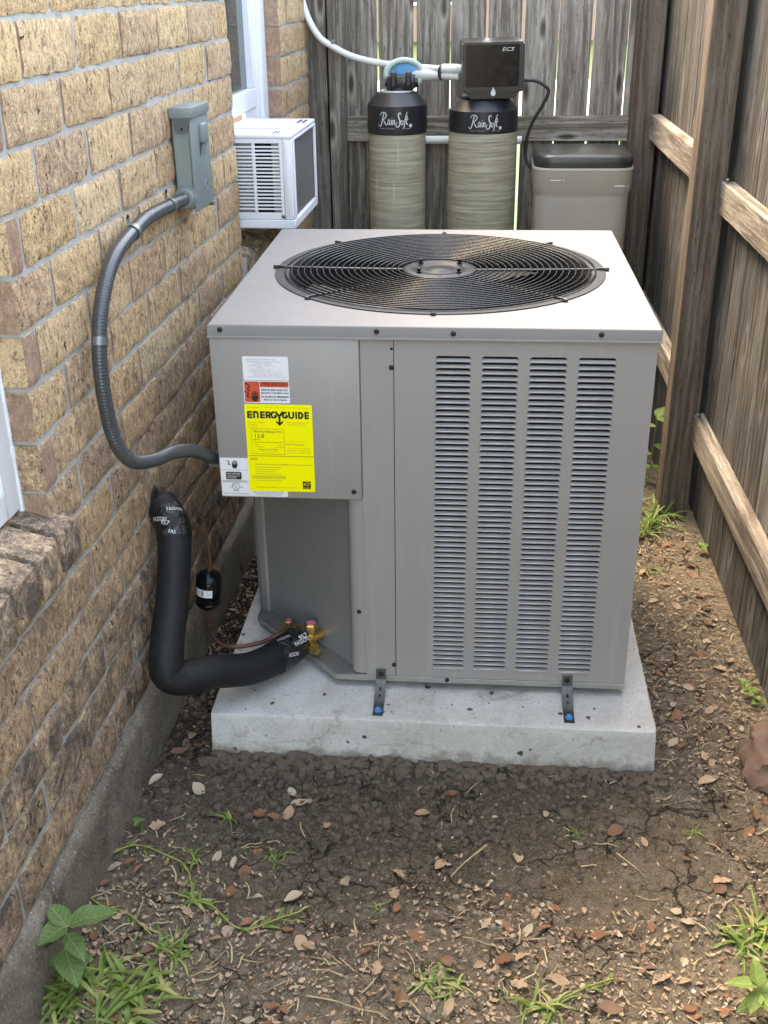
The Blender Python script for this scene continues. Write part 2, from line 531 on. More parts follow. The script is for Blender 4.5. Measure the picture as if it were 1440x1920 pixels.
M['ac_coil'] = None
M['softcap'] = simple('black_plastic', (0.014, 0.015, 0.018), 0.36, 0, 0.2, 12, bump=0.1, bscale=300)
M['gloss_black'] = simple('glossy_black_plastic', (0.004, 0.004, 0.005), 0.2, 0, 0.2, 12, spec=0.3)
M['pvc'] = simple('white_pvc', (0.66, 0.68, 0.66), 0.38, 0, 0.06, 15)
M['blue_tape'] = simple('blue_film', (0.06, 0.30, 0.58), 0.4, 0, 0.25, 40)
M['hose'] = simple('black_hose', (0.012, 0.012, 0.012), 0.4)
M['brine'] = simple('taupe_plastic', (0.37, 0.34, 0.285), 0.5, 0, 0.10, 6, bump=0.08, bscale=150)
M['brine_lid'] = simple('dark_lid_plastic', (0.022, 0.025, 0.024), 0.38, 0, 0.2, 10)

def m_coil():
    g = G('coil_fins')
    v = g.coord(rnd=False)
    w = g.wave(v, 120, 0, 0, 1, 'Y')
    c = g.mix((0.12, 0.118, 0.115), (0.24, 0.235, 0.23), w)
    c = g.mix(c, (0.15, 0.15, 0.15), g.ramp(g.noise(v, 10, 3), [(0.5, 0), (0.7, 0.4)]))
    return g.done(c, 0.5, 0.4, g.bump(w, 0.4, 0.002))
M['ac_coil'] = m_coil()
def m_wound():
    g = G('wound_fibreglass')
    v = g.coord((1.2, 1.2, 24))
    a = g.noise(v, 5.0, 5, 0.65, 0.2)
    b = g.noise(g.coord((0.7, 0.7, 70)), 5.0, 3, 0.6)
    c = g.mix((0.215, 0.20, 0.135), (0.46, 0.43, 0.315), g.ramp(a, [(0.3, 0), (0.7, 1)]))
    c = g.mix(c, (0.15, 0.14, 0.095), g.ramp(b, [(0.30, 0.8), (0.46, 0)]))
    dr = g.noise(g.coord((14, 14, 0.7)), 3.0, 3, 0.6)
    dm = g.math('MULTIPLY', g.ramp(dr, [(0.62, 0), (0.67, 1)]), g.prop('drip'))
    c = g.mix(c, (0.52, 0.51, 0.44), g.math('MULTIPLY', dm, 0.6))
    h = g.math('ADD', a, g.math('MULTIPLY', b, 0.8))
    return g.done(c, 0.5, 0, g.bump(h, 0.5, 0.004), 0.4)
M['wound'] = m_wound()
def m_glass():
    g = G('window_glass')
    return g.done((0.035, 0.06, 0.058), 0.04, 0, None, 0.9)
M['glass'] = m_glass()
def m_soil():
    g = G('soil')
    v = g.coord(rnd=False)
    n1 = g.noise(v, 2.2, 6, 0.62)
    n2 = g.noise(v, 48, 8, 0.78)
    n3 = g.noise(v, 260, 4, 0.7)
    dry = g.mix((0.15, 0.116, 0.08), (0.52, 0.42, 0.295), g.ramp(n2, [(0.3, 0), (0.7, 1)]))
    wet = g.mix((0.06, 0.047, 0.034), (0.25, 0.198, 0.145), g.ramp(n2, [(0.3, 0), (0.7, 1)]))
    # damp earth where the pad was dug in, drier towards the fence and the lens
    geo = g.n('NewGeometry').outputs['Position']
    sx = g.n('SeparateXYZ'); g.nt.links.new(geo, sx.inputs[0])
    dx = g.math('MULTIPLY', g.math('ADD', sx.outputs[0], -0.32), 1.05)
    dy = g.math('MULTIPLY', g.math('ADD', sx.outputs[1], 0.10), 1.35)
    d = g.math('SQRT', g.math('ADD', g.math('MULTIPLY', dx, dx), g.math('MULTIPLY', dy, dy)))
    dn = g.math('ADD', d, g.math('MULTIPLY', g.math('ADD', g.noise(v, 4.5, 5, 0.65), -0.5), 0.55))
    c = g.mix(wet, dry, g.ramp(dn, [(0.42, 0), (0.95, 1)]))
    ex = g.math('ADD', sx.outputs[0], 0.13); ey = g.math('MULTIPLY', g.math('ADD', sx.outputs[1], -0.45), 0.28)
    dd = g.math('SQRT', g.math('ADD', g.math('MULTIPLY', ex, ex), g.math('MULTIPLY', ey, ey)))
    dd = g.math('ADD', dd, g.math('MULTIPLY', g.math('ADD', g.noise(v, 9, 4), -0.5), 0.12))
    c = g.mix((0.020, 0.016, 0.013), c, g.ramp(dd, [(0.10, 0.12), (0.20, 1)]))  # wall gap near black: wet mulch, with its deeper shade put into the colour
    c = g.mix(c, (0.46, 0.38, 0.28), g.ramp(g.noise(v, 5.5, 6, 0.68), [(0.56, 0), (0.70, 0.6)]))
    c = g.mix(c, (0.50, 0.42, 0.31), g.ramp(n3, [(0.54, 0), (0.66, 0.75)]))
    c = g.mix(c, (0.03, 0.024, 0.018), g.ramp(n3, [(0.32, 0.75), (0.43, 0)]))
    dv = g.n('VectorMath', operation='ADD')
    g.nt.links.new(v, dv.inputs[0])
    nn = g.n('TexNoise'); nn.inputs['Scale'].default_value = 14; nn.inputs['Detail'].default_value = 4
    g.nt.links.new(v, nn.inputs['Vector'])
    sc_ = g.n('VectorMath', operation='SCALE'); sc_.inputs['Scale'].default_value = 0.10
    g.nt.links.new(nn.outputs['Color'], sc_.inputs[0]); g.nt.links.new(sc_.outputs[0], dv.inputs[1])
    ck = g.math('MINIMUM', g.voro(dv.outputs[0], 9, 'DISTANCE_TO_EDGE'), g.math('MULTIPLY', g.voro(dv.outputs[0], 23, 'DISTANCE_TO_EDGE'), 1.6))
    cm = g.math('MULTIPLY', g.ramp(ck, [(0.0, 1), (0.035, 0)]), g.ramp(g.noise(v, 5, 4), [(0.42, 0), (0.54, 0.95)]))
    c = g.mix(c, (0.022, 0.016, 0.012), cm)
    h = g.math('ADD', g.math('MULTIPLY', n2, 1.0), g.math('MULTIPLY', n3, 0.5))
    h = g.math('ADD', h, g.math('MULTIPLY', cm, -0.5))
    return g.done(c, 0.95, 0, g.bump(h, 1.0, 0.024), 0.12)
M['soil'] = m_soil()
def m_leafy(name, stops, rough=0.55, trans=0.0, scale=40):
    g = G(name)
    c = g.ramp(g.rand(), stops)
    v = g.coord()
    c = g.mix(c, g.mix((0, 0, 0), c, 0.55), g.ramp(g.noise(v, scale, 5, 0.65), [(0.45, 0), (0.75, 0.9)]))
    nb = g.bump(g.noise(v, scale * 2.5, 3), 0.35, 0.004)
    return g.done(c, rough, 0, nb, 0.35)
M['leaf_rust'] = m_leafy('dry_leaf_rust', [(0, (0.20, 0.092, 0.048)), (1, (0.27, 0.135, 0.075))])
M['leaf_tan'] = m_leafy('dry_leaf_tan', [(0, (0.36, 0.24, 0.145)), (1, (0.44, 0.305, 0.195))])
M['leaf_pale'] = m_leafy('dry_leaf_pale', [(0, (0.40, 0.315, 0.22)), (1, (0.48, 0.385, 0.28))])
M['leaf_dark'] = m_leafy('dry_leaf_dark', [(0, (0.17, 0.095, 0.055)), (1, (0.24, 0.14, 0.085))])
M['litter_a'] = m_leafy('litter_tan', [(0, (0.38, 0.27, 0.17)), (1, (0.44, 0.32, 0.205))])
M['litter_b'] = m_leafy('litter_rust', [(0, (0.20, 0.115, 0.065)), (1, (0.24, 0.14, 0.08))])
M['straw'] = m_leafy('straw', [(0, (0.40, 0.32, 0.185)), (1, (0.36, 0.285, 0.165))])
M['clod'] = m_leafy('soil_clod', [(0, (0.10, 0.076, 0.055)), (1, (0.12, 0.092, 0.068))], 0.95)
M['clod_dry'] = m_leafy('soil_clod_dry', [(0, (0.23, 0.18, 0.13)), (1, (0.27, 0.21, 0.155))], 0.95)
M['pebble'] = m_leafy('pebble', [(0, (0.50, 0.47, 0.43)), (1, (0.60, 0.57, 0.53))], 0.8)
def m_green(name, a, b):
    g = G(name)
    c = g.mix(a, b, g.noise(g.coord(), 28, 3))
    m = g.done(c, 0.45, 0, None, 0.4)
    g.b.inputs['Subsurface Weight'].default_value = 0.0
    tr = g.n('BsdfTranslucent'); g.set(tr.inputs[0], c)
    mx = g.n('MixShader'); mx.inputs[0].default_value = 0.3
    g.nt.links.new(g.b.outputs[0], mx.inputs[1]); g.nt.links.new(tr.outputs[0], mx.inputs[2])
    g.nt.links.new(mx.outputs[0], g.nt.nodes['Material Output'].inputs[0])
    return m
M['grass'] = m_green('grass_blade', (0.095, 0.175, 0.03), (0.23, 0.32, 0.075))
M['grass_y'] = m_green('grass_blade_yellowing', (0.26, 0.31, 0.085), (0.42, 0.42, 0.15))
def m_weed(name, a, b, vein):
    g = G(name)
    c = g.mix(a, b, g.noise(g.coord(), 45, 4))
    sp = g.n('SeparateXYZ'); g.nt.links.new(g.coord(rnd=False), sp.inputs[0])
    ay = g.math('ABSOLUTE', sp.outputs[1])
    mid = g.ramp(g.math('MULTIPLY', ay, 100), [(0.05, 1), (0.11, 0)])
    dg = g.math('SUBTRACT', sp.outputs[0], g.math('MULTIPLY', ay, 0.9))
    vn = g.math('PINGPONG', dg, 0.0055)
    vm = g.ramp(g.math('MULTIPLY', vn, 100), [(0.03, 0.7), (0.10, 0)])
    c = g.mix(c, vein, g.math('MULTIPLY', g.math('MAXIMUM', mid, vm), 0.55))
    c = g.mix(c, (0.30, 0.26, 0.09), g.ramp(g.noise(g.coord(), 70, 3), [(0.66, 0), (0.74, 0.6)]))
    m = g.done(c, 0.55, 0, g.bump(g.math('MAXIMUM', mid, vm), 0.4, 0.002), 0.3)
    tr = g.n('BsdfTranslucent'); g.set(tr.inputs[0], c)
    mx = g.n('MixShader'); mx.inputs[0].default_value = 0.25
    g.nt.links.new(g.b.outputs[0], mx.inputs[1]); g.nt.links.new(tr.outputs[0], mx.inputs[2])
    g.nt.links.new(mx.outputs[0], g.nt.nodes['Material Output'].inputs[0])
    return m
M['weed'] = m_weed('weed_leaf', (0.075, 0.145, 0.045), (0.15, 0.235, 0.075), (0.33, 0.42, 0.18))
M['weed_bright'] = m_weed('weed_leaf_bright', (0.12, 0.20, 0.04), (0.22, 0.31, 0.075), (0.40, 0.46, 0.18))
M['lawn'] = m_green('lawn_grass', (0.045, 0.095, 0.012), (0.09, 0.155, 0.022))
M['rock'] = simple('red_rock', (0.14, 0.088, 0.065), 0.95, 0, 0.65, 22, bump=1.0, bscale=90)
M['far_brick'] = simple('far_brick', (0.33, 0.22, 0.16), 0.9, 0, 0.2, 6)
M['roof'] = simple('far_roof', (0.12, 0.10, 0.09), 0.9, 0, 0.2, 6)
M['hedge'] = m_green('hedge_leaf', (0.04, 0.09, 0.02), (0.09, 0.16, 0.035))

# ------------------------------------------------------------------ ground
def gz(x, y):
    near = 1.0 if -1.5 < y < 1.6 and -0.3 < x < 1.4 else 0.3
    h = 0.010 * ns(x * 2.1, y * 2.1, 3.3) + 0.007 * ns(x * 7, y * 7, 1.7) + 0.0055 * ns(x * 19, y * 19, 5.1) + 0.0038 * ns(x * 47, y * 47, 9.1)
    h += 0.008 * max(0.0, ns(x * 31, y * 31, 2.2) - 0.1) - 0.006 * max(0.0, 0.07 - abs(ns(x * 9, y * 9, 8.8))) / 0.07
    return h * near - 0.004
def axis(a, b, st, far):
    xs = [a + (b - a) * i / int((b - a) / st) for i in range(int((b - a) / st) + 1)]
    s, lo, hi = st, a, b
    L, Rr = [], []
    while lo > -far or hi < far:
        s *= 1.6
        if lo > -far: lo -= s; L.append(lo)
        if hi < far: hi += s; Rr.append(hi)
    return L[::-1] + xs + Rr
gx, gy = axis(-0.25, 1.35, 0.008, 180), axis(-1.0, 1.35, 0.008, 180)
vs = [(x, y, gz(x, y)) for y in gy for x in gx]
nx = len(gx)
fs = [(j * nx + i, j * nx + i + 1, (j + 1) * nx + i + 1, (j + 1) * nx + i) for j in range(len(gy) - 1) for i in range(nx - 1)]
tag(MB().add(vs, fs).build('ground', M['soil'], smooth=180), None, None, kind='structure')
# beyond the back fence: lawn, street, lawn
def sheet(name, mat, x0, x1, y0, y1, z):
    mb = MB()
    for i in range(10):
        for j in range(4):
            a, b = x0 + (x1 - x0) * i / 10, x0 + (x1 - x0) * (i + 1) / 10
            c, d = y0 + (y1 - y0) * j / 4, y0 + (y1 - y0) * (j + 1) / 4
            mb.add([(a, c, z), (b, c, z), (b, d, z), (a, d, z)], [(0, 1, 2, 3)])
    return tag(mb.build(name, mat), None, None, kind='structure')
sheet('lawn', M['lawn'], -12, 14, 2.45, 12.4, 0.012)
sheet('street', M['street'], -30, 32, 12.4, 17.6, 0.03)
sheet('lawn', M['lawn'], -30, 32, 17.6, 60, 0.012)
fh = thing('brick_house', 'distant brick house across the street, glimpsed through the back fence gaps', 'house', (1, 30, 0))
MB().box(-9, 11, 30, 38, 0, 2.9).build('wall', M['far_brick'], fh)
MB().add([(-9.6, 29.4, 2.9), (11.6, 29.4, 2.9), (11.6, 38.6, 2.9), (-9.6, 38.6, 2.9), (-6, 34, 5.4), (8, 34, 5.4)],
         [(0, 1, 5, 4), (1, 2, 5), (2, 3, 4, 5), (3, 0, 4), (3, 2, 1, 0)]).build('roof', M['roof'], fh)
for x in (-6, -1.5, 5.5):
    wf = MB().box(x, x + 1.6, 29.94, 30.0, 0.9, 2.2).build('window', M['vinyl'], fh)
    MB().box(x + 0.08, x + 1.52, 29.92, 29.939, 0.98, 2.12).build('pane', M['glass'], wf)

# ------------------------------------------------------------------ house (local frame: x out of the wall, y along it, z up)
HA = radians(1.922)
house = thing('brick_house', 'tan brick house wall with two white windows and a concrete foundation', 'house', (-0.1736, 0, 0), -HA)
HM = WM(house)
CO, Z_F = 0.0931, 0.157
JN, JF, J2, SE = -0.46, 1.06, 1.757, 2.32       # near window jamb, far window near jamb, far window far jamb, end of the wall
SILL_N, SILL_F = 0.675, 0.80
TOP = 2.72
wall = MB()
def wbox(s0, s1, z0, z1):
    wall.box(-0.12, -0.005, s0, s1, z0, z1)
wbox(-4.5, JN, Z_F, SILL_N - 0.012)
wbox(JN + 0.006, JF - 0.006, Z_F, TOP)
wbox(JF, J2, Z_F, SILL_F - 0.02)
wbox(J2 + 0.006, SE, Z_F, TOP)
wbox(-4.5, -1.75, SILL_N - 0.012, TOP)
wbox(-1.75, JN, 2.1, TOP)
wbox(JF, J2, 2.1, TOP)
wall_o = wall.build('brick_wall', M['mortar'], house, local=True)

def brick_mesh(L, H, D, seed, header=False, name='brick'):
    """front face in the plane x=0, centred on y and z; slot 0 rough face, slot 1 smooth end"""
    ny, nz = max(4, int(L / 0.0105)), 8
    mb = MB()
    sd = seed * 7.31
    idx = {}
    vs = []
    for j in range(nz + 1):
        for i in range(ny + 1):
            y = -L / 2 + L * i / ny
            z = -H / 2 + H * j / nz
            jit = 0.0024
            if header: jit = 0.0015
            yy = y + jit * ns(y * 30 + sd, z * 30, 1.0) * 1.4
            zz = z + jit * ns(y * 30 + sd, z * 30, 7.0) * 1.9
            x = (0.0015 if not header else 0.0006) * ns(y * 24, z * 24 + sd, 4.0) * 1.6
            if not header: x += 0.0012 * ns(y * 95, z * 80 + sd, 2.0) - 0.005 * max(0.0, ns(y * 55 + sd, z * 40, 8.0) - 0.42)
            if i in (0, ny): x -= 0.0022
            if j in (0, nz): x -= 0.0022
            idx[i, j] = len(vs)
            vs.append((x, yy, zz))
    fs = [(idx[i, j], idx[i + 1, j], idx[i + 1, j + 1], idx[i, j + 1]) for j in range(nz) for i in range(ny)]
    mb.add(vs, fs, 1 if header else 0)
    per = [idx[i, 0] for i in range(ny + 1)] + [idx[ny, j] for j in range(1, nz + 1)] + [idx[i, nz] for i in range(ny - 1, -1, -1)] + [idx[0, j] for j in range(nz - 1, 0, -1)]
    b = len(mb.v)
    mb.v += [(-D, mb.v[k][1], mb.v[k][2]) for k in per]
    n = len(per)
    for k in range(n):
        k2 = (k + 1) % n
        mb.f.append((per[k2], per[k], b + k, b + k2))
        end = (ny <= k < ny + nz) or (k >= 2 * ny + nz)
        mb.m.append((0 if header else 1) if end else 0)
    return mb.mesh(name, [M['brick'], M['brick_end']], 60)
_bm = {}
def get_brick(L, H, D, header=False):
    key = (round(L / 0.012), round(H / 0.004), round(D / 0.01), header)
    lst = _bm.setdefault(key, [])
    if len(lst) < (7 if L > 0.2 else 3):
        lst.append(brick_mesh(L, H, D, len(lst) + 11 * len(_bm), header))
        return lst[-1]
    return random.choice(lst)
def put_brick(s0, s1, z0, z1, header=False, D=0.085, dirt=0.0, parent=None, x=0.0):
    L, H = s1 - s0, z1 - z0
    o = obj('brick', get_brick(L, H, D, header), parent or wall_o, True)
    o.location = (x + random.uniform(-0.002, 0.002), (s0 + s1) / 2, (z0 + z1) / 2)
    o.rotation_euler = (random.uniform(-0.006, 0.006), 0, random.uniform(-0.005, 0.005))
    o['dirt'] = float(dirt)
    return o
rest = MB()
def rest_brick(s0, s1, z0, z1):
    rest.bbox(-0.08, random.uniform(-0.001, 0.002), s0, s1, z0, z1, 0.004)
GAP = 0.0098
def course(k, s_a, s_b, show, z0=None, z1=None):
    za = Z_F + CO * k + GAP / 2 if z0 is None else z0
    zb = Z_F + CO * (k + 1) - GAP / 2 if z1 is None else z1
    ph = -0.3076 if k % 2 == 0 else -0.1614
    j0 = math.floor((s_a - ph) / 0.2435) - 1
    js = [s_a]
    for j in range(j0, j0 + 40):
        s = ph + 0.2435 * j
        if s_a + 0.03 < s < s_b - 0.03: js.append(s)
    js.append(s_b)
    for a, b in zip(js[:-1], js[1:]):
        a2 = a + (0 if a == s_a else GAP / 2 + random.uniform(-0.0015, 0.0015))
        b2 = b - (0 if b == s_b else GAP / 2 + random.uniform(-0.0015, 0.0015))
        h = b - a < 0.11
        zc = (za + zb) / 2
        dz = random.uniform(-0.0015, 0.0015)
        vis = show(a2, b2, zc)
        if vis:
            low = max(0.0, min(1.0, (1.12 - zc) / 0.9))
            put_brick(a2, b2, za + dz, zb + dz, h, 0.085, min(1.0, low * random.uniform(0.7, 1.25) + random.uniform(0, 0.12)))
        else:
            rest_brick(a2, b2, za, zb)
for k in range(27):
    z0, z1 = Z_F + CO * k, Z_F + CO * (k + 1)
    if z1 > TOP: break
    vis = lambda a, b, z: z < 1.70 and b > -1.15
    # in front of / under the near window
    if z1 <= SILL_N - 0.03:
        course(k, -4.4, JF, vis)
    elif z0 < SILL_N - 0.03:
        course(k, -4.4, JN + 0.04, vis, None, SILL_N - 0.012)
        course(k, JN + 0.05, JF, vis)
    else:
        course(k, JN, JF, vis)
    if z1 <= SILL_F - 0.01:
        course(k, JF + GAP, J2, lambda a, b, z: z > 0.6)
        course(k, J2 + GAP, SE, lambda a, b, z: z > 0.5)
    else:
        course(k, J2, SE, lambda a, b, z: z < 1.75)
    if z1 > 2.1:
        course(k, -1.7, JN - GAP, lambda a, b, z: False)
ro = rest.build('brick', M['brick'], wall_o, local=True)
ro['kind'] = 'stuff'
# brick sills (rowlocks, each brick on edge and tipped outwards)
def sill(s0, s1, z_front_bottom, n, out):
    so = MB().box(-0.11, out - 0.016, s0 + 0.004, s1 - 0.004, z_front_bottom + 0.004, z_front_bottom + 0.072).build('window_sill', M['mortar'], house, local=True)
    w = (s1 - s0) / n
    for i in range(n):
        a, b = s0 + w * i + 0.005, s0 + w * (i + 1) - 0.005
        mb = MB()
        nj = 6
        bm = bmesh.new()
        bmesh.ops.create_cube(bm, size=1.0)
        bmesh.ops.subdivide_edges(bm, edges=list(bm.edges), cuts=3, use_grid_fill=True)
        x0, x1, z0, z1 = -0.10, out, z_front_bottom, z_front_bottom + 0.078
        for v in bm.verts:
            p = v.co * 2
            e = sum(1 for q in p if abs(q) > 0.99)
            k = 1.0 - (0.0 if e < 2 else (0.05 if e == 2 else 0.09))
            X = (x0 + x1) / 2 + p.x * (x1 - x0) / 2 * (1 - (1 - k) * 0.6)
            Y = p.y * (b - a) / 2 * k
            Z = (z0 + z1) / 2 + p.z * (z1 - z0) / 2 * k
            Z += (out - X) * 0.24
            q = Vector((X * 30, Y * 30 + i * 3.1, Z * 30))
            v.co = Vector((X, Y, Z)) + Vector((noise.noise(q), noise.noise(q + Vector((9, 0, 0))), noise.noise(q + Vector((0, 9, 0))))) * 0.0035
        mb.bm(bm)
        o = mb.build('brick', M['brick'], so, 60, local=True)
        o.location = (0, (a + b) / 2, 0)
        o['dirt'] = random.uniform(0.85, 1.0)
sill(-1.75, JN + 0.045, SILL_N, 14, 0.034)
sill(JF - 0.03, J2 + 0.03, SILL_F, 8, 0.030)
# foundation
fd = MB()
ny = 420
vs, fs = [], []
prof = [(0.018, -0.3), (0.018, 0.02), (0.017, 0.06), (0.015, 0.10), (0.014, 0.128), (0.012, 0.138), (0.006, 0.146), (-0.002, 0.154), (-0.1, 0.1565)]
for i in range(ny + 1):
    s = -4.5 + (SE + 4.5) * i / ny
    for (x, z) in prof:
        k = 1 if z > 0 else 0
        vs.append((x + k * 0.004 * ns(s * 6, z * 25, 3) + k * 0.004 * ns(s * 40, z * 40, 8), s, z + k * 0.004 * ns(s * 9, x * 9, 1) + (0.004 * ns(s * 33, z * 20, 5) if z > 0.1 else 0)))
m = len(prof)
for i in range(ny):
    for j in range(m - 1):
        fs.append((i * m + j, (i + 1) * m + j, (i + 1) * m + j + 1, i * m + j + 1))
fd.add(vs, fs).build('foundation', M['foundation'], house, 60, local=True)
MB().box(-0.5, -0.121, SE - 0.1, SE, 0.0, TOP).build('return_wall', M['far_brick'], house, local=True)
# hole where the line set enters (mortar stuffed round it)
bm = bmesh.new(); bmesh.ops.create_icosphere(bm, subdivisions=3, radius=1.0)
for v in bm.verts:
    q = v.co.copy()
    v.co = Vector((-0.002 + q.x * 0.008, 0.075 + q.y * 0.034, 0.535 + q.z * 0.042)) + Vector((0.3, 1, 1)) * 0.006 * ns(q.x * 3, q.y * 3, q.z * 3)
MB().bm(bm).build('wall_hole', M['dark'], house, 60, local=True)

# windows
def frame_bar(mb, s0, s1, z0, z1, x0, x1, b=0.003):
    mb.bbox(x0, x1, s0, s1, z0, z1, b)
wn1 = MB()
frame_bar(wn1, JN - 0.052, JN - 0.001, SILL_N + 0.105, 2.1, -0.115, -0.05)
frame_bar(wn1, -1.75, -1.70, SILL_N + 0.105, 2.1, -0.115, -0.05)
frame_bar(wn1, -1.70, JN - 0.052, SILL_N + 0.105, SILL_N + 0.155, -0.115, -0.052)
frame_bar(wn1, -1.70, JN - 0.052, 2.05, 2.1, -0.115, -0.052)
frame_bar(wn1, JN - 0.064, JN - 0.052, SILL_N + 0.155, 2.05, -0.10, -0.062, 0.002)
frame_bar(wn1, JN - 0.10, JN - 0.064, SILL_N + 0.155, 2.05, -0.11, -0.075)
frame_bar(wn1, -1.70, JN - 0.10, SILL_N + 0.155, SILL_N + 0.195, -0.11, -0.075)
w1 = wn1.build('window', M['vinyl'], house, 40, local=True)
w1['label'] = 'white window at the left edge of the picture, above the nearer brick sill'
MB().box(-0.100, -0.094, -1.70, JN - 0.099, SILL_N + 0.19, 2.05).build('pane', M['glass'], w1, local=True)
cau = MB()
for i in range(40):
    z = SILL_N + 0.10 + i * 0.02
    cau.tube([(-0.051, JN - 0.001, z), (-0.051, JN - 0.001, z + 0.021)], 0.0055 + 0.0025 * ns(i * 0.9, 2), 6)
cau.build('caulk', M['vinyl'], w1, 60, local=True)
wn2 = MB()
zb = SILL_F + 0.085
frame_bar(wn2, J2 - 0.075, J2 - 0.001, zb, 2.1, -0.115, -0.05)
frame_bar(wn2, J2 - 0.095, J2 - 0.075, zb, 2.1, -0.115, -0.062)
frame_bar(wn2, J2 - 0.112, J2 - 0.096, zb, 2.1, -0.112, -0.070)
frame_bar(wn2, JF + 0.001, JF + 0.06, zb, 2.1, -0.115, -0.05)
frame_bar(wn2, JF + 0.06, J2 - 0.112, 2.05, 2.1, -0.115, -0.05)
frame_bar(wn2, JF + 0.06, J2 - 0.112, zb, zb + 0.05, -0.115, -0.055)
w2 = wn2.build('window', M['vinyl'], house, 40, local=True)
w2['label'] = 'white sash window above the window air conditioner'
sa = MB()
frame_bar(sa, JF + 0.062, J2 - 0.114, 1.225, 1.285, -0.105, -0.066)
frame_bar(sa, J2 - 0.150, J2 - 0.114, 1.285, 2.05, -0.105, -0.068)
frame_bar(sa, JF + 0.062, JF + 0.098, 1.285, 2.05, -0.105, -0.068)
so = sa.build('sash', M['vinyl'], w2, 40, local=True)
MB().box(-0.092, -0.087, JF + 0.09, J2 - 0.140, 1.28, 2.05).build('pane', M['glass'], w2, local=True)
MB().bbox(-0.085, -0.072, JF + 0.06, 1.10, zb + 0.05, 1.224, 0.002).build('side_curtain', M['vinyl'], w2, local=True)
MB().bbox(-0.085, -0.072, 1.505, J2 - 0.112, zb + 0.05, 1.224, 0.002).build('side_curtain', M['vinyl'], w2, local=True)

# ------------------------------------------------------------------ fences
def board_mesh(w, t, L, seed, dog=False):
    bm = bmesh.new()
    bmesh.ops.create_cube(bm, size=1.0)
    for v in bm.verts:
        v.co = Vector((v.co.x * w, v.co.y * t, (v.co.z + 0.5) * L))
    ed = [e for e in bm.edges if abs((e.verts[0].co - e.verts[1].co).z) > L * 0.5]
    bmesh.ops.subdivide_edges(bm, edges=ed, cuts=10)
    bmesh.ops.bevel(bm, geom=[e for e in bm.edges if abs((e.verts[0].co - e.verts[1].co).z) > 0.01], offset=0.0025, segments=1, affect='EDGES')
    for v in bm.verts:
        v.co.x += 0.0018 * ns(v.co.z * 2.5 + seed * 5, 0.3 + (v.co.x > 0) * 4, seed)
        v.co.y += 0.0015 * ns(v.co.z * 2.0, seed * 3, 5)
    return MB().bm(bm)
def lumber(name, w, t, L, mat, parent, M4, seed=0, tone=0.0):
    """piece of timber: length along local z (0..L), width x, thickness y"""
    o = obj(name, board_mesh(w, t, L, seed).mesh(name, M[mat], 30), parent)
    o.matrix_basis = M4
    o['tone'] = float(tone)
    return o
def T(x, y, z): return Matrix.Translation((x, y, z))
RZ = lambda a: Matrix.Rotation(a, 4, 'Z')
RX = lambda a: Matrix.Rotation(a, 4, 'X')
RY = lambda a: Matrix.Rotation(a, 4, 'Y')
back = thing('wooden_fence', 'weathered grey board fence with light gaps behind the two water tanks', 'fence', (0.5, 2.3, 0))
edges = [-0.05, 0.018, 0.157, 0.294, 0.426, 0.560, 0.690, 0.821, 0.946, 1.075, 1.205]
tones = [0.9, 0.35, 0.2, 0.35, 0.15, 0.0, 0.1, 0.0, 0.05, 0.1]
for i in range(len(edges) - 1):
    a, b = edges[i], edges[i + 1]
    gapw = 0.0085 if 2 <= i <= 8 else 0.005
    if i == 4: gapw = 0.007
    if i < 2: gapw = 0.001
    lumber('board', b - a - gapw, 0.017, 1.86, 'wood', back, T((a + b) / 2 + gapw / 2, 2.31, 0.015) @ RY(random.uniform(-0.0018, 0.0018)), i, tones[i])
lumber('rail', 0.088, 0.038, 1.065, 'wood', back, T(0.035, 2.281, 1.082) @ RY(pi / 2), 31, 0.15)
lumber('rail', 0.088, 0.038, 1.065, 'wood', back, T(0.035, 2.281, 0.36) @ RY(pi / 2), 32, 0.3)
lumber('post', 0.062, 0.062, 1.9, 'wood', back, T(-0.014 + 0.025, 2.262, -0.05), 33, 0.6)
lumber('post', 0.075, 0.05, 1.9, 'wood', back, T(-0.065, 2.27, -0.05), 34, 0.98)
lumber('post', 0.095, 0.095, 1.9, 'wood_warm', back, T(1.145, 2.235, -0.05), 35, 0.1)
# right fence: a near stretch and a far stretch that meet at the post
right = thing('wooden_fence', 'brown and grey board fence with bleached rails along the right side', 'fence', (1.28, 0, 0))
y = -3.3
i = 0
while y < 1.24:
    w = 0.138 + random.uniform(-0.004, 0.004)
    lumber('board', w, 0.017, 1.86 + random.uniform(-0.01, 0.01), 'wood_r', right, T(1.2845 + random.uniform(-0.0015, 0.0015), y + w / 2, 0.0) @ RZ(pi / 2) @ RY(random.uniform(-0.002, 0.002)), i + 40, random.choice((0.0, 0.15, 0.35, 0.5)))
    y += w + 0.003
    i += 1
y = 1.29
while y < 2.28:
    w = 0.138 + random.uniform(-0.004, 0.004)
    lumber('board', w, 0.017, 1.86, 'wood_r', right, T(1.215, y + w / 2, 0.0) @ RZ(pi / 2) @ RY(random.uniform(-0.002, 0.002)), i + 40, random.choice((0.05, 0.2, 0.4)))
    y += w + 0.003
    i += 1
def hrail(x, y0, y1, zc, name='rail', mat='wood_pale', tone=0.0, seed=0, tilt=0.0):
    # 2x4 on edge: 38 mm thick in x, 88 mm tall
    return lumber(name, 0.038, 0.088, y1 - y0, mat, right, T(x, y0, zc) @ RX(-pi / 2 + tilt), seed, tone)
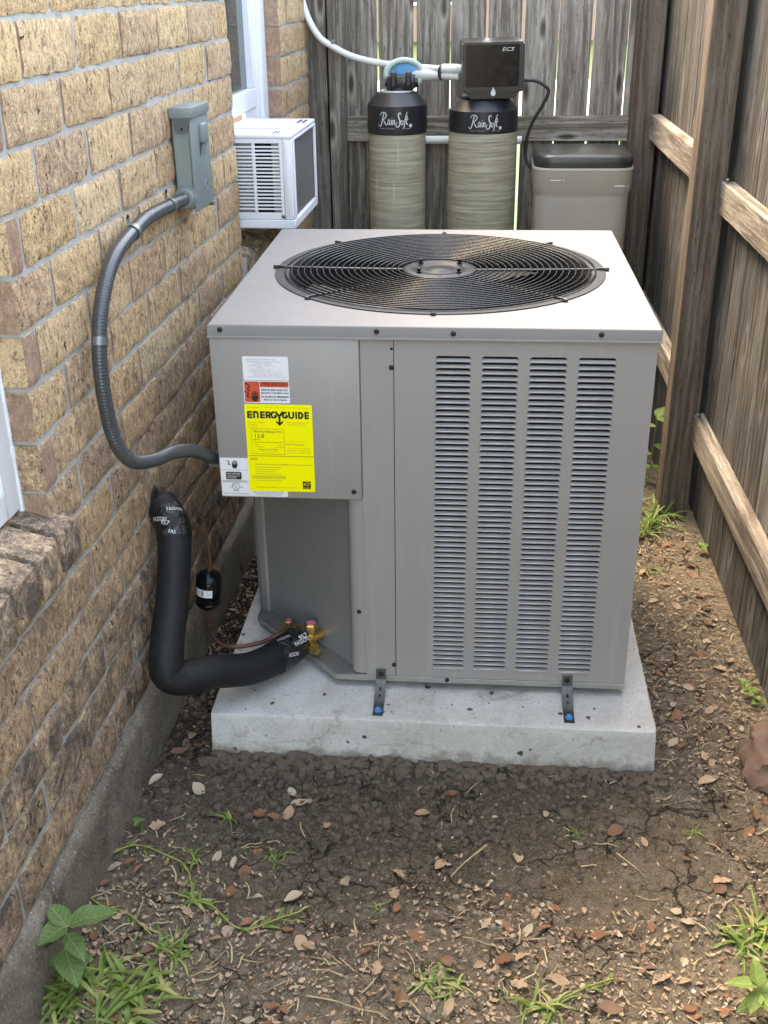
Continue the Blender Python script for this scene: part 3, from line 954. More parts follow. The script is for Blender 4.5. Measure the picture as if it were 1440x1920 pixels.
for (x, y0, y1, zc, sd) in ((1.256, -1.30, 1.188, 1.022, 3), (1.256, -1.30, 1.215, 0.305, 5), (1.186, 1.26, 2.19, 1.098, 7), (1.186, 1.262, 2.19, 0.445, 9), (1.256, -3.3, -1.39, 1.02, 13), (1.256, -3.3, -1.39, 0.31, 15)):
    hrail(x, y0, y1, zc, seed=sd)
lumber('post', 0.092, 0.088, 1.95, 'wood_warm', right, T(1.209, 1.240, -0.05), 71, 0.05)
lumber('post', 0.092, 0.088, 1.95, 'wood_warm', right, T(1.225, -1.345, -0.05), 72, 0.05)
for (x, y, z) in ((1.250, 1.165, 1.0665), (1.250, 1.18, 0.3495), (1.180, 1.30, 0.4895)):
    MB().lathe([(0.002, 0), (0.002, 0.006), (0.007, 0.006), (0.0075, 0.008), (0.005, 0.011), (0.0, 0.0115)], 10, (x, y, z)).build('nail', M['zinc'], right, 40)

# ------------------------------------------------------------------ concrete pad
PA = radians(-0.43)
PZ = 0.103
pw, pd = 1.009, 1.12
pm = Matrix.Translation((-0.0425, -0.1228, 0)) @ Matrix.Rotation(PA, 4, 'Z')
mb = MB()
prof = [(0.004, -0.03), (0.000, 0.004), (0.0012, 0.010), (0.0035, 0.08), (0.0042, 0.0985), (0.0052, 0.1018), (0.0085, 0.103), (0.016, 0.103)]
def padloop(off, z, nseg=60):
    pts = []
    cs = [(off, off), (pw - off, off), (pw - off, pd - off), (off, pd - off)]
    for k in range(4):
        a, b = Vector(cs[k]), Vector(cs[(k + 1) % 4])
        for i in range(nseg):
            p = a + (b - a) * (i / nseg)
            c = (Vector((pw / 2, pd / 2)) - p).normalized()
            r = 0.0012 * ns(p.x * 14, p.y * 14, z * 40) + (0.004 * max(0, ns(p.x * 35, p.y * 35, 4) - 0.25) if z < 0.02 else 0)
            # corners knocked round
            e = min((p - Vector(q)).length for q in cs)
            if e < 0.012: r += (0.012 - e) * 0.25
            p = p + c * r
            pts.append(pm @ Vector((p.x, p.y, z + (0.0012 * ns(p.x * 11, p.y * 11, 2) if z > 0.05 else 0.003 * ns(p.x * 13, p.y * 13, 6)))))
    return pts
loops = [padloop(o, z) for o, z in prof]
n = len(loops[0])
vs = [p for l in loops for p in l]
fs = [(i * n + k, i * n + (k + 1) % n, (i + 1) * n + (k + 1) % n, (i + 1) * n + k) for i in range(len(prof) - 1) for k in range(n)]
top = loops[-1]
mb.add(vs, fs)
mb.f.append(tuple(range((len(prof) - 1) * n, len(prof) * n))); mb.m.append(0)
tag(mb.build('concrete_pad', M['pad'], None, 25), 'pale grey concrete slab with dark splashes, set on the soil under the condenser', 'concrete pad')

# ------------------------------------------------------------------ condenser
ZT, ZB = 0.977, 0.123
W, Dp = 0.908, 0.939
cond = thing('air_conditioner_condenser', 'large taupe grey outdoor condenser with black fan guard and yellow sticker', 'air conditioner', (0.455, 0.47, 0.104))
FC = Vector((0.454, 0.475, 0))
# cap: sheet with the fan opening, folded skirt
bm = bmesh.new()
RH = 0.374
ins = 0.004
oc = [(ins, ins), (W - ins, ins), (W - ins, Dp - ins), (ins, Dp - ins)]
ov = [bm.verts.new((x, y, ZT)) for x, y in oc]
iv = [bm.verts.new((FC.x + RH * cos(2 * pi * k / 96), FC.y + RH * sin(2 * pi * k / 96), ZT)) for k in range(96)]
ee = [bm.edges.new((ov[k], ov[(k + 1) % 4])) for k in range(4)] + [bm.edges.new((iv[k], iv[(k + 1) % 96])) for k in range(96)]
bmesh.ops.triangle_fill(bm, use_beauty=True, use_dissolve=False, edges=ee)
bmesh.ops.recalc_face_normals(bm, faces=list(bm.faces))
mb = MB().bm(bm)
def rloop(off, z):
    return [(-off, -off, z), (W + off, -off, z), (W + off, Dp + off, z), (-off, Dp + off, z)]
pr = [(-0.004, ZT), (-0.0022, ZT - 0.0004), (-0.0008, ZT - 0.0015), (0, ZT - 0.0038), (0.0003, ZT - 0.0235), (0.0022, ZT - 0.0250), (0.0022, ZT - 0.0275), (-0.003, ZT - 0.0282)]
vs = [p for o, z in pr for p in rloop(o, z)]
mb.add(vs, [(i * 4 + k, i * 4 + (k + 1) % 4, (i + 1) * 4 + (k + 1) % 4, (i + 1) * 4 + k) for i in range(len(pr) - 1) for k in range(4)])
cap = mb.build('top_cap', M['paint_dimmed'], cond, 40)
def screw(x, y, z, parent=cond, nrm=(0, -1, 0), r=0.0042):
    q = Vector(nrm).to_track_quat('Z', 'Y').to_matrix().to_4x4()
    MB().lathe([(r * 1.35, -0.001), (r * 1.35, 0.0008), (r * 1.0, 0.0012), (r * 0.95, 0.0042), (r * 0.7, 0.005), (0.0005, 0.005)], 8, M=Matrix.Translation((x, y, z)) @ q).build('screw', M['screw'], parent, 30)
for x, z in ((0.0258, 0.9664), (0.3441, 0.9665), (0.4976, 0.9640), (0.7893, 0.9655)):
    screw(x, 0.0, z, cap)
# louvred panel builder in a (u, v) frame
PITCHV, HOLE, RC = 0.01275, 0.0098, 0.0058
def louver_panel(mb, u0, u1, v0, v1, cols, vs0, rows, fn):
    mg = 0.004
    def q(a, b, c, d):
        put_rect(mb, a, c, b, d, fn)
    vE = vs0 + rows * PITCHV
    q(u0, u1, v0, vs0); q(u0, u1, vE, v1)
    x = u0
    for a, b in cols:
        q(x, a - mg, vs0, vE); x = b + mg
    q(x, u1, vs0, vE)
    for a, b in cols:
        for r in range(rows):
            o = vs0 + r * PITCHV
            vb = o + 0.0018; vt = vb + HOLE; oe = o + PITCHV
            put_poly(mb, [(a - mg, o), (b + mg, o), (b, vb), (a, vb)], fn)
            put_poly(mb, [(b + mg, o), (b + mg, vt - RC), (b, vt - RC), (b, vb)], fn)
            put_poly(mb, [(a - mg, vt - RC), (a - mg, o), (a, vb), (a, vt - RC)], fn)
            arc = [(b - RC + RC * cos(t * pi / 8), vt - RC + RC * sin(t * pi / 8)) for t in range(5)]
            arl = [(a + RC - RC * cos(t * pi / 8), vt - RC + RC * sin(t * pi / 8)) for t in range(5)]
            cr, cl = (b + mg, oe), (a - mg, oe)
            put_poly(mb, [(b + mg, vt - RC), cr, arc[0]], fn)
            put_poly(mb, [cl, (a - mg, vt - RC), arl[0]], fn)
            for t in range(4):
                put_poly(mb, [cr, arc[t + 1], arc[t]], fn)
                put_poly(mb, [cl, arl[t], arl[t + 1]], fn)
            put_poly(mb, [cr, cl, arl[4], arc[4]], fn)
def slat_geo(w):
    """scoop: local x along, y into the cabinet, z up from the lower lip"""
    zs = [-0.0006, 0.0, 0.0014, 0.0026, 0.0036, 0.0042]
    ys = [0.0, -0.0045, -0.0030, -0.0005, 0.0020, 0.0042]
    vs, fs = [], []
    for z, y in zip(zs, ys):
        h = w / 2
        if z > HOLE - RC:
            h = w / 2 - RC + sqrt(max(0, RC * RC - (z - (HOLE - RC)) ** 2))
        h = max(h, w / 2 - RC)
        vs += [(-h, 0.0002, z), (-h + 0.0012, y, z), (h - 0.0012, y, z), (h, 0.0002, z)]
    for i in range(len(zs) - 1):
        for k in range(3):
            fs.append((i * 4 + k, i * 4 + k + 1, (i + 1) * 4 + k + 1, (i + 1) * 4 + k))
    return vs, fs
YF = 0.006
front = lambda x, z: (x, YF, z)
COLS = [(0.4628, 0.5340), (0.5561, 0.6295), (0.652, 0.7265), (0.7490, 0.8235)]
LV0, ROWS = 0.1645, 59
mb = MB()
louver_panel(mb, 0.3785, 0.9025, 0.1385, 0.9498, COLS, LV0, ROWS, front)
mb.add([(0.9025, YF, 0.1385), (0.9025, YF + 0.02, 0.1385), (0.9025, YF + 0.02, 0.9498), (0.9025, YF, 0.9498)], [(0, 1, 2, 3)])
lp = mb.build('louvred_panel', M['paint'], cond)
for a, b in COLS:
    vs, fs = slat_geo(b - a)
    me = MB().add(vs, fs).mesh('louver', M['paint_gloss'], 60)
    for r in range(ROWS):
        o = obj('louver', me, lp, True)
        o.location = ((a + b) / 2, YF, LV0 + r * PITCHV + 0.0018)
# right side panel: same pressing, seen only edge-on
side = lambda u, z: (0.9025, u, z)
mb = MB()
SC = [(0.06 + k * 0.098, 0.06 + k * 0.098 + 0.074) for k in range(9)]
louver_panel(mb, 0.0262, 0.9325, 0.1385, 0.9498, SC, LV0, ROWS, side)
sp = mb.build('side_panel', M['paint'], cond)
mb = MB()
vs, fs = slat_geo(0.074)
for a, b in SC:
    for r in range(ROWS):
        mb.add([(0.9025 - y, (a + b) / 2 + x, LV0 + r * PITCHV + 0.0018 + z) for x, y, z in vs], fs)
o = mb.build('louver', M['paint_gloss'], sp, 60); o['kind'] = 'stuff'
MB().box(0.006, 0.9020, 0.9326, 0.9335, 0.1385, 0.9498).build('rear_panel', M['paint'], cond)
MB().box(0.0060, 0.0068, 0.292, 0.9325, 0.1385, 0.9498).build('side_panel', M['paint'], cond)
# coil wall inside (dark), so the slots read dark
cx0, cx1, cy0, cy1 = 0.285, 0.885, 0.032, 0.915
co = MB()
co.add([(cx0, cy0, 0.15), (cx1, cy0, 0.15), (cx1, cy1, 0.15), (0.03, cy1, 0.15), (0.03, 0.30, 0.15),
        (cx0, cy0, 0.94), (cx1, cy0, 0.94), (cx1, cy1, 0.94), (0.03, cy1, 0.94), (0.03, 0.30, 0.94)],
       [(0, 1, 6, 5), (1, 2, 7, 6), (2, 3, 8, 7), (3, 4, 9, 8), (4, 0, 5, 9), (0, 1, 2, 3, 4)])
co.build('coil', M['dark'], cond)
# corner post between the control box and the louvred panel
mb = MB()
mb.box(0.3095, 0.3768, YF, YF + 0.001, 0.1385, 0.9498)
mb.box(0.3095, 0.3105, YF + 0.001, YF + 0.05, 0.1385, 0.9498)
mb.build('corner_panel', M['paint'], cond)
MB().box(0.3768, 0.3785, YF + 0.0035, YF + 0.0045, 0.1385, 0.9498).build('seam', M['dark'], cond)
for x, z in ((0.3728, 0.8897), (0.3735, 0.1692)):
    screw(x, YF, z)
MB().lathe([(0.0, 0.0005), (0.0032, 0.0005)], 10, M=Matrix.Translation((0.3734, YF, 0.9291)) @ RX(pi / 2)).build('screw_hole', M['dark'], cond)
# rounded flange right of the recessed panel
fl = [(0.3094, 0.009), (0.300, 0.0085), (0.291, 0.0095), (0.283, 0.0125), (0.277, 0.018), (0.2735, 0.026), (0.272, 0.045)]
mb = MB()
for (a, b) in zip(fl[:-1], fl[1:]):
    mb.add([(a[0], a[1], 0.141), (b[0], b[1], 0.141), (b[0], b[1], 0.60), (a[0], a[1], 0.60)], [(0, 3, 2, 1)])
mb.build('corner_flange', M['paint'], cond, 50)
screw(0.2943, 0.0093, 0.3074)
# chamfered valve panel and the strip at its left
CA, CB = Vector((0.026, 0.288, 0)), Vector((0.272, 0.045, 0))
cd = (CB - CA).normalized(); cn = Vector((cd.y, -cd.x, 0))
if cn.y > 0: cn = -cn
mb = MB()
mb.add([CA + Vector((0, 0, 0.139)), CB + Vector((0, 0, 0.139)), CB + Vector((0, 0, 0.60)), CA + Vector((0, 0, 0.60))], [(0, 1, 2, 3)])
mb.build('valve_panel', M['paint_dark'], cond)
mb = MB()
a0 = CA + Vector((-0.018, 0.012, 0)); a1 = CA + cn * 0.006 - cd * 0.004; a2 = CA + cn * 0.006 + cd * 0.012
for p, q in ((a0, a1), (a1, a2), (a2, a2 - cn * 0.006)):
    mb.add([p + Vector((0, 0, 0.139)), q + Vector((0, 0, 0.139)), q + Vector((0, 0, 0.60)), p + Vector((0, 0, 0.60))], [(0, 1, 2, 3)])
mb.build('panel_flange', M['paint'], cond)
# control box cover
mb = MB()
mb.bbox(0.0015, 0.3075, 0.0005, 0.012, 0.5925, 0.9495, 0.0018, 2)
mb.box(0.0025, 0.3085, 0.012, 0.028, 0.5945, 0.9490)
mb.add([(0.003, 0.0125, 0.5944), (0.307, 0.0125, 0.5944), (0.307, 0.05, 0.5944), (0.03, 0.30, 0.5944), (0.003, 0.30, 0.5944)], [(4, 3, 2, 1, 0)])
mb.add([(0.0028, 0.012, 0.5944), (0.0028, 0.30, 0.5944), (0.0028, 0.30, 0.949), (0.0028, 0.012, 0.949)], [(0, 3, 2, 1)])
cb = mb.build('control_box_cover', M['paint'], cond, 30)
screw(0.2903, 0.0005, 0.6115, cb)
MB().lathe([(0.014, 0), (0.014, -0.012), (0.011, -0.014), (0.0, -0.014)], 16, (0.185, 0.045, 0.5943)).build('knockout_plug', M['pvc'], cond, 40)
# base pan
bp = [(0.008, 0.252), (0.238, 0.006), (0.903, 0.006), (0.903, 0.934), (0.008, 0.934)]
mb = MB()
def offp(poly, d):
    c = Vector((0.5, 0.5)); out = []
    n = len(poly)
    for i in range(n):
        p0, p1, p2 = Vector(poly[i - 1]), Vector(poly[i]), Vector(poly[(i + 1) % n])
        n1 = Vector(((p1 - p0).y, -(p1 - p0).x)).normalized(); n2 = Vector(((p2 - p1).y, -(p2 - p1).x)).normalized()
        b = (n1 + n2).normalized()
        out.append(p1 + b * d / max(0.3, b.dot(n1)))
    return out
lv = [(0.0, ZB), (0.0015, ZB + 0.001), (0.0015, 0.1365), (-0.001, 0.138), (-0.004, 0.1382)]
L5 = [offp(bp, d) for d, z in lv]
vs = [(p.x, p.y, lv[i][1]) for i, l in enumerate(L5) for p in l]
mb.add(vs, [(i * 5 + k, i * 5 + (k + 1) % 5, (i + 1) * 5 + (k + 1) % 5, (i + 1) * 5 + k) for i in range(len(lv) - 1) for k in range(5)])
mb.f.append(tuple(range(20, 25))); mb.m.append(0)
mb.f.append((4, 3, 2, 1, 0)); mb.m.append(0)
mb.build('base_pan', M['galv'], cond, 40)
screw(0.4966, 0.0045, 0.1325)
for x, y in ((0.12, 0.8), (0.8, 0.8), (0.75, 0.12), (0.35, 0.12)):
    MB().box(x - 0.03, x + 0.03, y - 0.03, y + 0.03, 0.1030, 0.1229).build('foot', M['dark'], cond)
# hold-down straps
for bx, sd in ((0.343, 1), (0.7725, 2)):
    path = [(0.0035, 0.158), (0.002, 0.150), (-0.001, 0.132), (-0.010, 0.1245), (-0.055, 0.1105), (-0.062, 0.1072), (-0.070, 0.1062), (-0.104, 0.1062)]
    mb = MB()
    hw = 0.0118
    vs, fs = [], []
    for (y, z) in path:
        for t in (0, 0.0022):
            vs += [(bx - hw, y, z - t), (bx + hw, y, z - t)]
    for i in range(len(path) - 1):
        a, b = i * 4, (i + 1) * 4
        fs += [(a, a + 1, b + 1, b), (a + 2, b + 2, b + 3, a + 3), (a, b, b + 2, a + 2), (a + 1, a + 3, b + 3, b + 1)]
    fs += [(0, 2, 3, 1), (len(vs) - 4, len(vs) - 3, len(vs) - 1, len(vs) - 2)]
    st = mb.add(vs, fs).build('hold_down_strap', M['bracket'], cond, 40)
    for (y, z, l) in ((-0.0205, 0.1216, 0.008), (-0.040, 0.1155, 0.006)):
        MB().box(bx - 0.002, bx + 0.002, y - l, y + l, z - 0.0005, z + 0.0002).build('slot', M['dark'], st)
        st.children[-1].location = (0, 0, 0)
    screw(bx, 0.0, 0.146, st, r=0.005)
    MB().lathe([(0.0095, 0), (0.0095, 0.0015), (0.0065, 0.002), (0.0065, 0.0065), (0.005, 0.008), (0.0, 0.008)], 6, (bx, -0.088, 0.1062)).build('bolt', M['bolt_blue'], st, 30)

# fan opening, fan and guard
mb = MB()
mb.lathe([(0.389, ZT + 0.0004), (0.3885, ZT + 0.0026), (0.362, ZT + 0.0030), (0.357, ZT + 0.0015), (0.353, ZT - 0.004), (0.349, ZT - 0.014), (0.347, ZT - 0.03), (0.347, ZT - 0.11), (0.352, ZT - 0.12), (0.375, ZT - 0.125)], 96, FC)
mb.build('fan_shroud', M['black_matt'], cond, 40)
fan = MB().lathe([(0.0, ZT - 0.035), (0.05, ZT - 0.035), (0.062, ZT - 0.042), (0.062, ZT - 0.12), (0.075, ZT - 0.125), (0.075, ZT - 0.2), (0.0, ZT - 0.21)], 32, FC).build('fan_motor', M['black_matt'], cond, 40)
for k in range(3):
    a0 = radians(200 + 120 * k)
    vs, fs = [], []
    NR, NA = 8, 8
    for i in range(NR + 1):
        r = 0.06 + (0.335 - 0.06) * i / NR
        span = radians(46 + 30 * i / NR)
        for j in range(NA + 1):
            a = a0 + span * (j / NA - 0.5)
            vs.append((FC.x + r * cos(a), FC.y + r * sin(a), ZT - 0.085 + 0.035 * (0.5 - j / NA) * (0.8 + 0.6 * i / NR) + 0.008 * sin(pi * j / NA)))
    for i in range(NR):
        for j in range(NA):
            p = i * (NA + 1) + j
            fs.append((p, p + 1, p + NA + 2, p + NA + 1))
    MB().add(vs, fs).build('fan_blade', M['blade'], cond, 60)
def dome(r):
    return ZT + 0.0055 - 0.004 * (1 - (r / 0.37) ** 2)
mb = MB()
mb.lathe([(0.088, dome(0.088) - 0.004), (0.088, dome(0.088) + 0.001), (0.080, dome(0.08) + 0.004), (0.060, dome(0.06) + 0.003), (0.055, dome(0.06) + 0.000), (0.050, dome(0.06) - 0.001), (0.028, dome(0.05) - 0.001), (0.024, dome(0.05) + 0.002), (0.0, dome(0.05) + 0.002)], 48, FC)
guard = mb.build('fan_guard', M['hub'], cond, 40)
for k in range(4):
    a = radians(45 + 90 * k)
    MB().lathe([(0.007, 0), (0.007, 0.004), (0.0045, 0.0045), (0.0045, 0.012), (0, 0.0125)], 8, (FC.x + 0.066 * cos(a), FC.y + 0.066 * sin(a), dome(0.06) + 0.002)).build('nut', M['black'], guard, 30)
for i in range(19):
    r = 0.0985 + i * 0.01478
    MB().tube([(FC.x + r * cos(2 * pi * k / 88), FC.y + r * sin(2 * pi * k / 88), dome(r) + 0.0015) for k in range(88)], 0.00195, 6, closed=True).build('guard_ring', M['black'], guard, 80)
for k in range(8):
    a = k * pi / 4
    pts = [(FC.x + r * cos(a), FC.y + r * sin(a), dome(r) - 0.0015) for r in [0.08 + 0.0285 * q for q in range(11)]]
    pts += [(FC.x + r * cos(a), FC.y + r * sin(a), ZT + z) for r, z in ((0.377, 0.006), (0.398, 0.0055))]
    MB().tube(pts, 0.0030 if k % 4 == 0 else 0.0022, 8).build('guard_spoke', M['black'], guard, 60)
    MB().lathe([(0.006, 0), (0.006, 0.004), (0.004, 0.0065), (0, 0.007)], 8, (FC.x + 0.392 * cos(a), FC.y + 0.392 * sin(a), ZT + 0.0003)).build('screw', M['black'], guard, 30)

# stickers
def rrect(x0, z0, x1, z1, r, fn, mb, mi=0):
    pts = []
    for (cx, cz, a) in ((x1 - r, z0 + r, -90), (x1 - r, z1 - r, 0), (x0 + r, z1 - r, 90), (x0 + r, z0 + r, 180)):
        for t in range(4):
            b = radians(a + 30 * t)
            pts.append((cx + r * cos(b), cz + r * sin(b)))
    put_poly(mb, pts, fn, mi)
lay = lambda d: (lambda x, z: (x, 0.0005 - d, z))
def sticker(x0, z0, x1, z1, mat, d=0.0004, r=0.003, name='sticker'):
    mb = MB()
    rrect(x0, z0, x1, z1, r, lay(d), mb)
    return mb.build(name, mat, cb)
def hand(mb, x, z, s, fn, mi=0):
    put_poly(mb, [(x + a * s, z + b * s) for a, b in ((-.22, 0), (.2, 0), (.22, .2), (.34, .38), (.32, .52), (-.34, .52), (-.36, .3))], fn, mi)
    for k, (fx, h) in enumerate(((-.28, .85), (-.1, 1.02), (.07, 1.05), (.24, .95))):
        put_poly(mb, [(x + (fx - .065) * s, z + .52 * s), (x + (fx + .065) * s, z + .52 * s), (x + (fx + .055) * s, z + h * s), (x + (fx - .055) * s, z + h * s)], fn, mi)
    put_stroke(mb, [(x - 1.02 * s, z + 1.02 * s), (x - .62 * s, z + .78 * s), (x - .82 * s, z + .55 * s), (x - .5 * s, z + .42 * s)], 0.11 * s, fn, mi, 4)
# rating plate
s1 = sticker(0.0672, 0.8600, 0.1620, 0.9112, M['lab_white'])
mb = MB()
F = lay(0.0007)
z = 0.9055
for st, a, b, h in (('RHEEM SALES COMPANY, INC.', .075, .138, .0028), ('Acondicionador de Aire Central', .077, .145, .0026), ('Modelo: RA13AZ48AJ1NA', .090, .128, .0024), ('Tensi\u00f3n Nominal:   208/230  V', .078, .131, .0024), ('Fases: 1', .097, .110, .0022), ('Frecuencia: 60     Hz', .083, .126, .0022), ('Corriente Nominal:  26/26   A', .078, .132, .0024), ('Refrigerante Tipo: R410A', .085, .150, .0024), ('ENSAMBLADO EN M\u00c9XICO', .088, .148, .0026), ('Leer Manual de Instalaci\u00f3n y Operaci\u00f3n antes', .078, .160, .0024), ('de usar', .140, .155, .0020)):
    put_text(mb, st, a, z - h, b, z, F)
    z -= 0.0041
mb.build('print', M['print_grey'], s1)
# caution sticker
s2 = sticker(0.0660, 0.8105, 0.1622, 0.8590, M['lab_white'])
mb = MB()
rrect(0.0678, 0.8122, 0.0998, 0.8573, 0.0025, lay(0.0006), mb)
rrect(0.1004, 0.8452, 0.1606, 0.8573, 0.0025, lay(0.0006), mb)
mb.build('sticker_field', M['lab_red'], s2)
mb = MB()
F = lay(0.0008)
hand(mb, 0.0895, 0.8140, 0.0215, F)
put_stroke(mb, [(0.0700, 0.8535), (0.0785, 0.8475), (0.0745, 0.8400), (0.0800, 0.8360)], 0.0026, F, 0, 4)
put_text(mb, '\u00a1 PRECAUCION !', 0.1025, 0.8470, 0.1585, 0.8555, F)
put_text(mb, '\u00a1 PRECAUCION !', 0.1029, 0.8470, 0.1589, 0.8555, F)
for k, (st, a, b) in enumerate((('Antes de tener acceso a los', .103, .158), ('dispositivos terminales, todos', .1015, .1597), ('los circuitos de alimentaci\u00f3n', .1025, .1595), ('deben ser interrumpidos.', .107, .156))):
    for dx in (0, 0.00035):
        put_text(mb, st, a + dx, 0.8372 - k * 0.0075, b + dx, 0.8428 - k * 0.0075, F)
mb.build('print', M['print_black'], s2)
# lower white sticker with three boxes, partly under the yellow one
s4 = sticker(0.0035, 0.5955, 0.1470, 0.6850, M['lab_white'])
mb = MB()
F = lay(0.0007)
put_rect(mb, 0.0045, 0.6565, 0.064, 0.6570, F); put_rect(mb, 0.0045, 0.6275, 0.064, 0.6280, F)
hand(mb, 0.0355, 0.6605, 0.018, F)
rrect(0.0145, 0.6345, 0.0485, 0.6525, 0.003, F, mb)
for z in (0.6315, 0.6295): put_rect(mb, 0.006, z, 0.060, z + 0.0007, F)
ring = [(0.0345 + 0.0078 * cos(2 * pi * k / 24), 0.6185 + 0.0078 * sin(2 * pi * k / 24)) for k in range(25)]
put_stroke(mb, ring, 0.0010, F, 0, 1)
put_text(mb, 'U', 0.0300, 0.6175, 0.0340, 0.6235, F); put_text(mb, 'L', 0.0350, 0.6135, 0.0390, 0.6195, F)
put_text(mb, 'c', 0.0225, 0.6145, 0.0250, 0.6180, F); put_text(mb, 'us', 0.0440, 0.6145, 0.0490, 0.6180, F)
put_text(mb, 'LISTED', 0.0275, 0.6060, 0.0415, 0.6095, F)
put_text(mb, 'CENTRAL COOLING AIR CONDITIONER', 0.006, 0.6000, 0.0615, 0.6025, F)
put_rect(mb, 0.0645, 0.5965, 0.0648, 0.609, F)
for k, st in enumerate(('MANUFACTURED UNDER ONE OR MORE OF THE FOLLOWING', 'PATENTS AND OTHER PATENTS PENDING', 'THIS UNIT IS DESIGNED FOR OUTDOOR USE')):
    put_text(mb, st, 0.072 + k * 0.003, 0.6048 - k * 0.0035, 0.138 - k * 0.002, 0.6070 - k * 0.0035, F)
mb.build('print', M['print_black'], s4)
mb = MB()
F = lay(0.0009)
put_text(mb, 'AHRI CERTIFIED', 0.0165, 0.6460, 0.0460, 0.6500, F)
for z in (0.6425, 0.6400, 0.6375): put_rect(mb, 0.0175, z, 0.0455 if z > 0.64 else 0.037, z + 0.0007, F)
mb.build('print', M['print_white'], s4)
# energy guide
s3 = sticker(0.0650, 0.6090, 0.2070, 0.8080, M['lab_yellow'], 0.0011, 0.0025)
mb = MB()
F = lay(0.0015)
X = lambda u: 0.0650 + 0.1420 * u       # u, v in fractions of the sticker, v from the top
Z = lambda v: 0.8080 - 0.1990 * v
def blk(pts):
    put_poly(mb, [(X(a), Z(b)) for a, b in pts], F)
def bar(a0, b0, a1, b1): put_rect(mb, X(a0), Z(b1), X(a1), Z(b0), F)
def stk(pts, w=0.0058, n=5): put_stroke(mb, [(X(a), Z(b)) for a, b in pts], w, F, 0, n)
TT, TB = 0.078, 0.158
hh = TB - TT
bw = 0.030
def let_E(x, w):
    bar(x, TT, x + bw, TB)
    for q in (TT, (TT + TB) / 2 - 0.009, TB - 0.020): bar(x + bw, q, x + w, q + 0.020)
let_E(0.035, 0.080)
bar(0.124, TT, 0.153, TB); bar(0.180, TT + 0.02, 0.208, TB); stk([(0.130, TT + 0.012), (0.166, TT + 0.008), (0.188, TT + 0.016), (0.194, TT + 0.04)], 0.0042)
let_E(0.228, 0.072)
bar(0.311, TT, 0.339, TB); stk([(0.33, TT + 0.011), (0.365, TT + 0.011), (0.377, TT + 0.027), (0.360, TT + 0.044), (0.335, TT + 0.046)], 0.0042); stk([(0.348, TT + 0.045), (0.380, TB - 0.002)], 0.0044)
stk([(0.444, TT + 0.014), (0.424, TT + 0.010), (0.404, TT + 0.020), (0.397, TT + 0.042), (0.408, TB - 0.016), (0.435, TB - 0.010), (0.462, TB - 0.02), (0.464, TT + 0.048), (0.438, TT + 0.048)], 0.0042)
stk([(0.456, TT + 0.002), (0.492, TT + 0.036)], 0.0046); stk([(0.572, TT + 0.002), (0.534, TT + 0.036)], 0.0046); stk([(0.484, TT + 0.030), (0.513, TT + 0.050), (0.542, TT + 0.030)], 0.0044); bar(0.498, TT + 0.042, 0.528, 0.215)
blk([(0.453, 0.196), (0.471, 0.184), (0.513, 0.214), (0.555, 0.184), (0.573, 0.196), (0.513, 0.240)])
stk([(0.622, TT + 0.018), (0.600, TT + 0.010), (0.577, TT + 0.022), (0.566, TT + 0.044), (0.576, TB - 0.016), (0.600, TB - 0.010), (0.624, TB - 0.02), (0.626, TT + 0.048), (0.600, TT + 0.048)], 0.0042)
stk([(0.660, TT), (0.660, TB - 0.028), (0.678, TB - 0.011), (0.704, TB - 0.011), (0.722, TB - 0.028), (0.722, TT)], 0.0042)
bar(0.750, TT, 0.778, TB)
bar(0.792, TT, 0.820, TB); stk([(0.806, TT + 0.011), (0.838, TT + 0.012), (0.858, TT + 0.032), (0.856, TB - 0.03), (0.837, TB - 0.012), (0.806, TB - 0.011)], 0.0042)
let_E(0.886, 0.066)
def tx(st, a, b, c, d): put_text(mb, st, X(a), Z(d), X(c), Z(b), F)
tx('Efficiency Rating', 0.115, 0.292, 0.41, 0.328); tx('(SEER2)*', 0.42, 0.300, 0.545, 0.322)
tx('13.8', 0.135, 0.334, 0.265, 0.382)
blk([(0.112, 0.395), (0.132, 0.395), (0.122, 0.412)]); blk([(0.175, 0.395), (0.195, 0.395), (0.185, 0.412)]); bar(0.118, 0.394, 0.190, 0.397)
bar(0.116, 0.430, 0.535, 0.433)
for q in (0.116, 0.22, 0.325, 0.43, 0.532): bar(q, 0.418, q + 0.004, 0.432)
for (a0, b0, a1, b1) in ((0.075, 0.275, 0.570, 0.278), (0.075, 0.562, 0.570, 0.565), (0.075, 0.275, 0.079, 0.565), (0.566, 0.275, 0.570, 0.565), (0.02, 0.584, 1.0, 0.589)): bar(a0, b0, a1, b1)
tx('Range of Similar Models', 0.185, 0.502, 0.465, 0.522)
tx('Notice', 0.042, 0.605, 0.145, 0.632)
tx('Federal law allows this unit to be installed in all U.S. states and territories.', 0.085, 0.676, 0.97, 0.690)
tx('productinfo.energy.gov', 0.59, 0.440, 0.87, 0.460)
tx('Energy Efficiency Ratio: EER2 is 11.2', 0.10, 0.948, 0.46, 0.962)
bar(0.815, 0.875, 0.935, 0.965)
mb.build('print', M['print_black'], s3)
mb = MB()
F = lay(0.0014)
tx('U.S. Government', 0.04, 0.030, 0.23, 0.044); tx('Federal law prohibits removal of this label before consumer purchase.', 0.31, 0.030, 0.97, 0.042)
for k, st in enumerate(('Central Air Conditioner', 'Cooling Only', 'Split System')): tx(st, 0.04, 0.195 + 0.026 * k, (0.30, 0.19, 0.19)[k], 0.213 + 0.026 * k)
tx('RHEEM SALES COMPANY, INC.', 0.61, 0.195, 0.95, 0.211); tx('Model RA13AZ48AJ1NA', 0.64, 0.219, 0.91, 0.235)
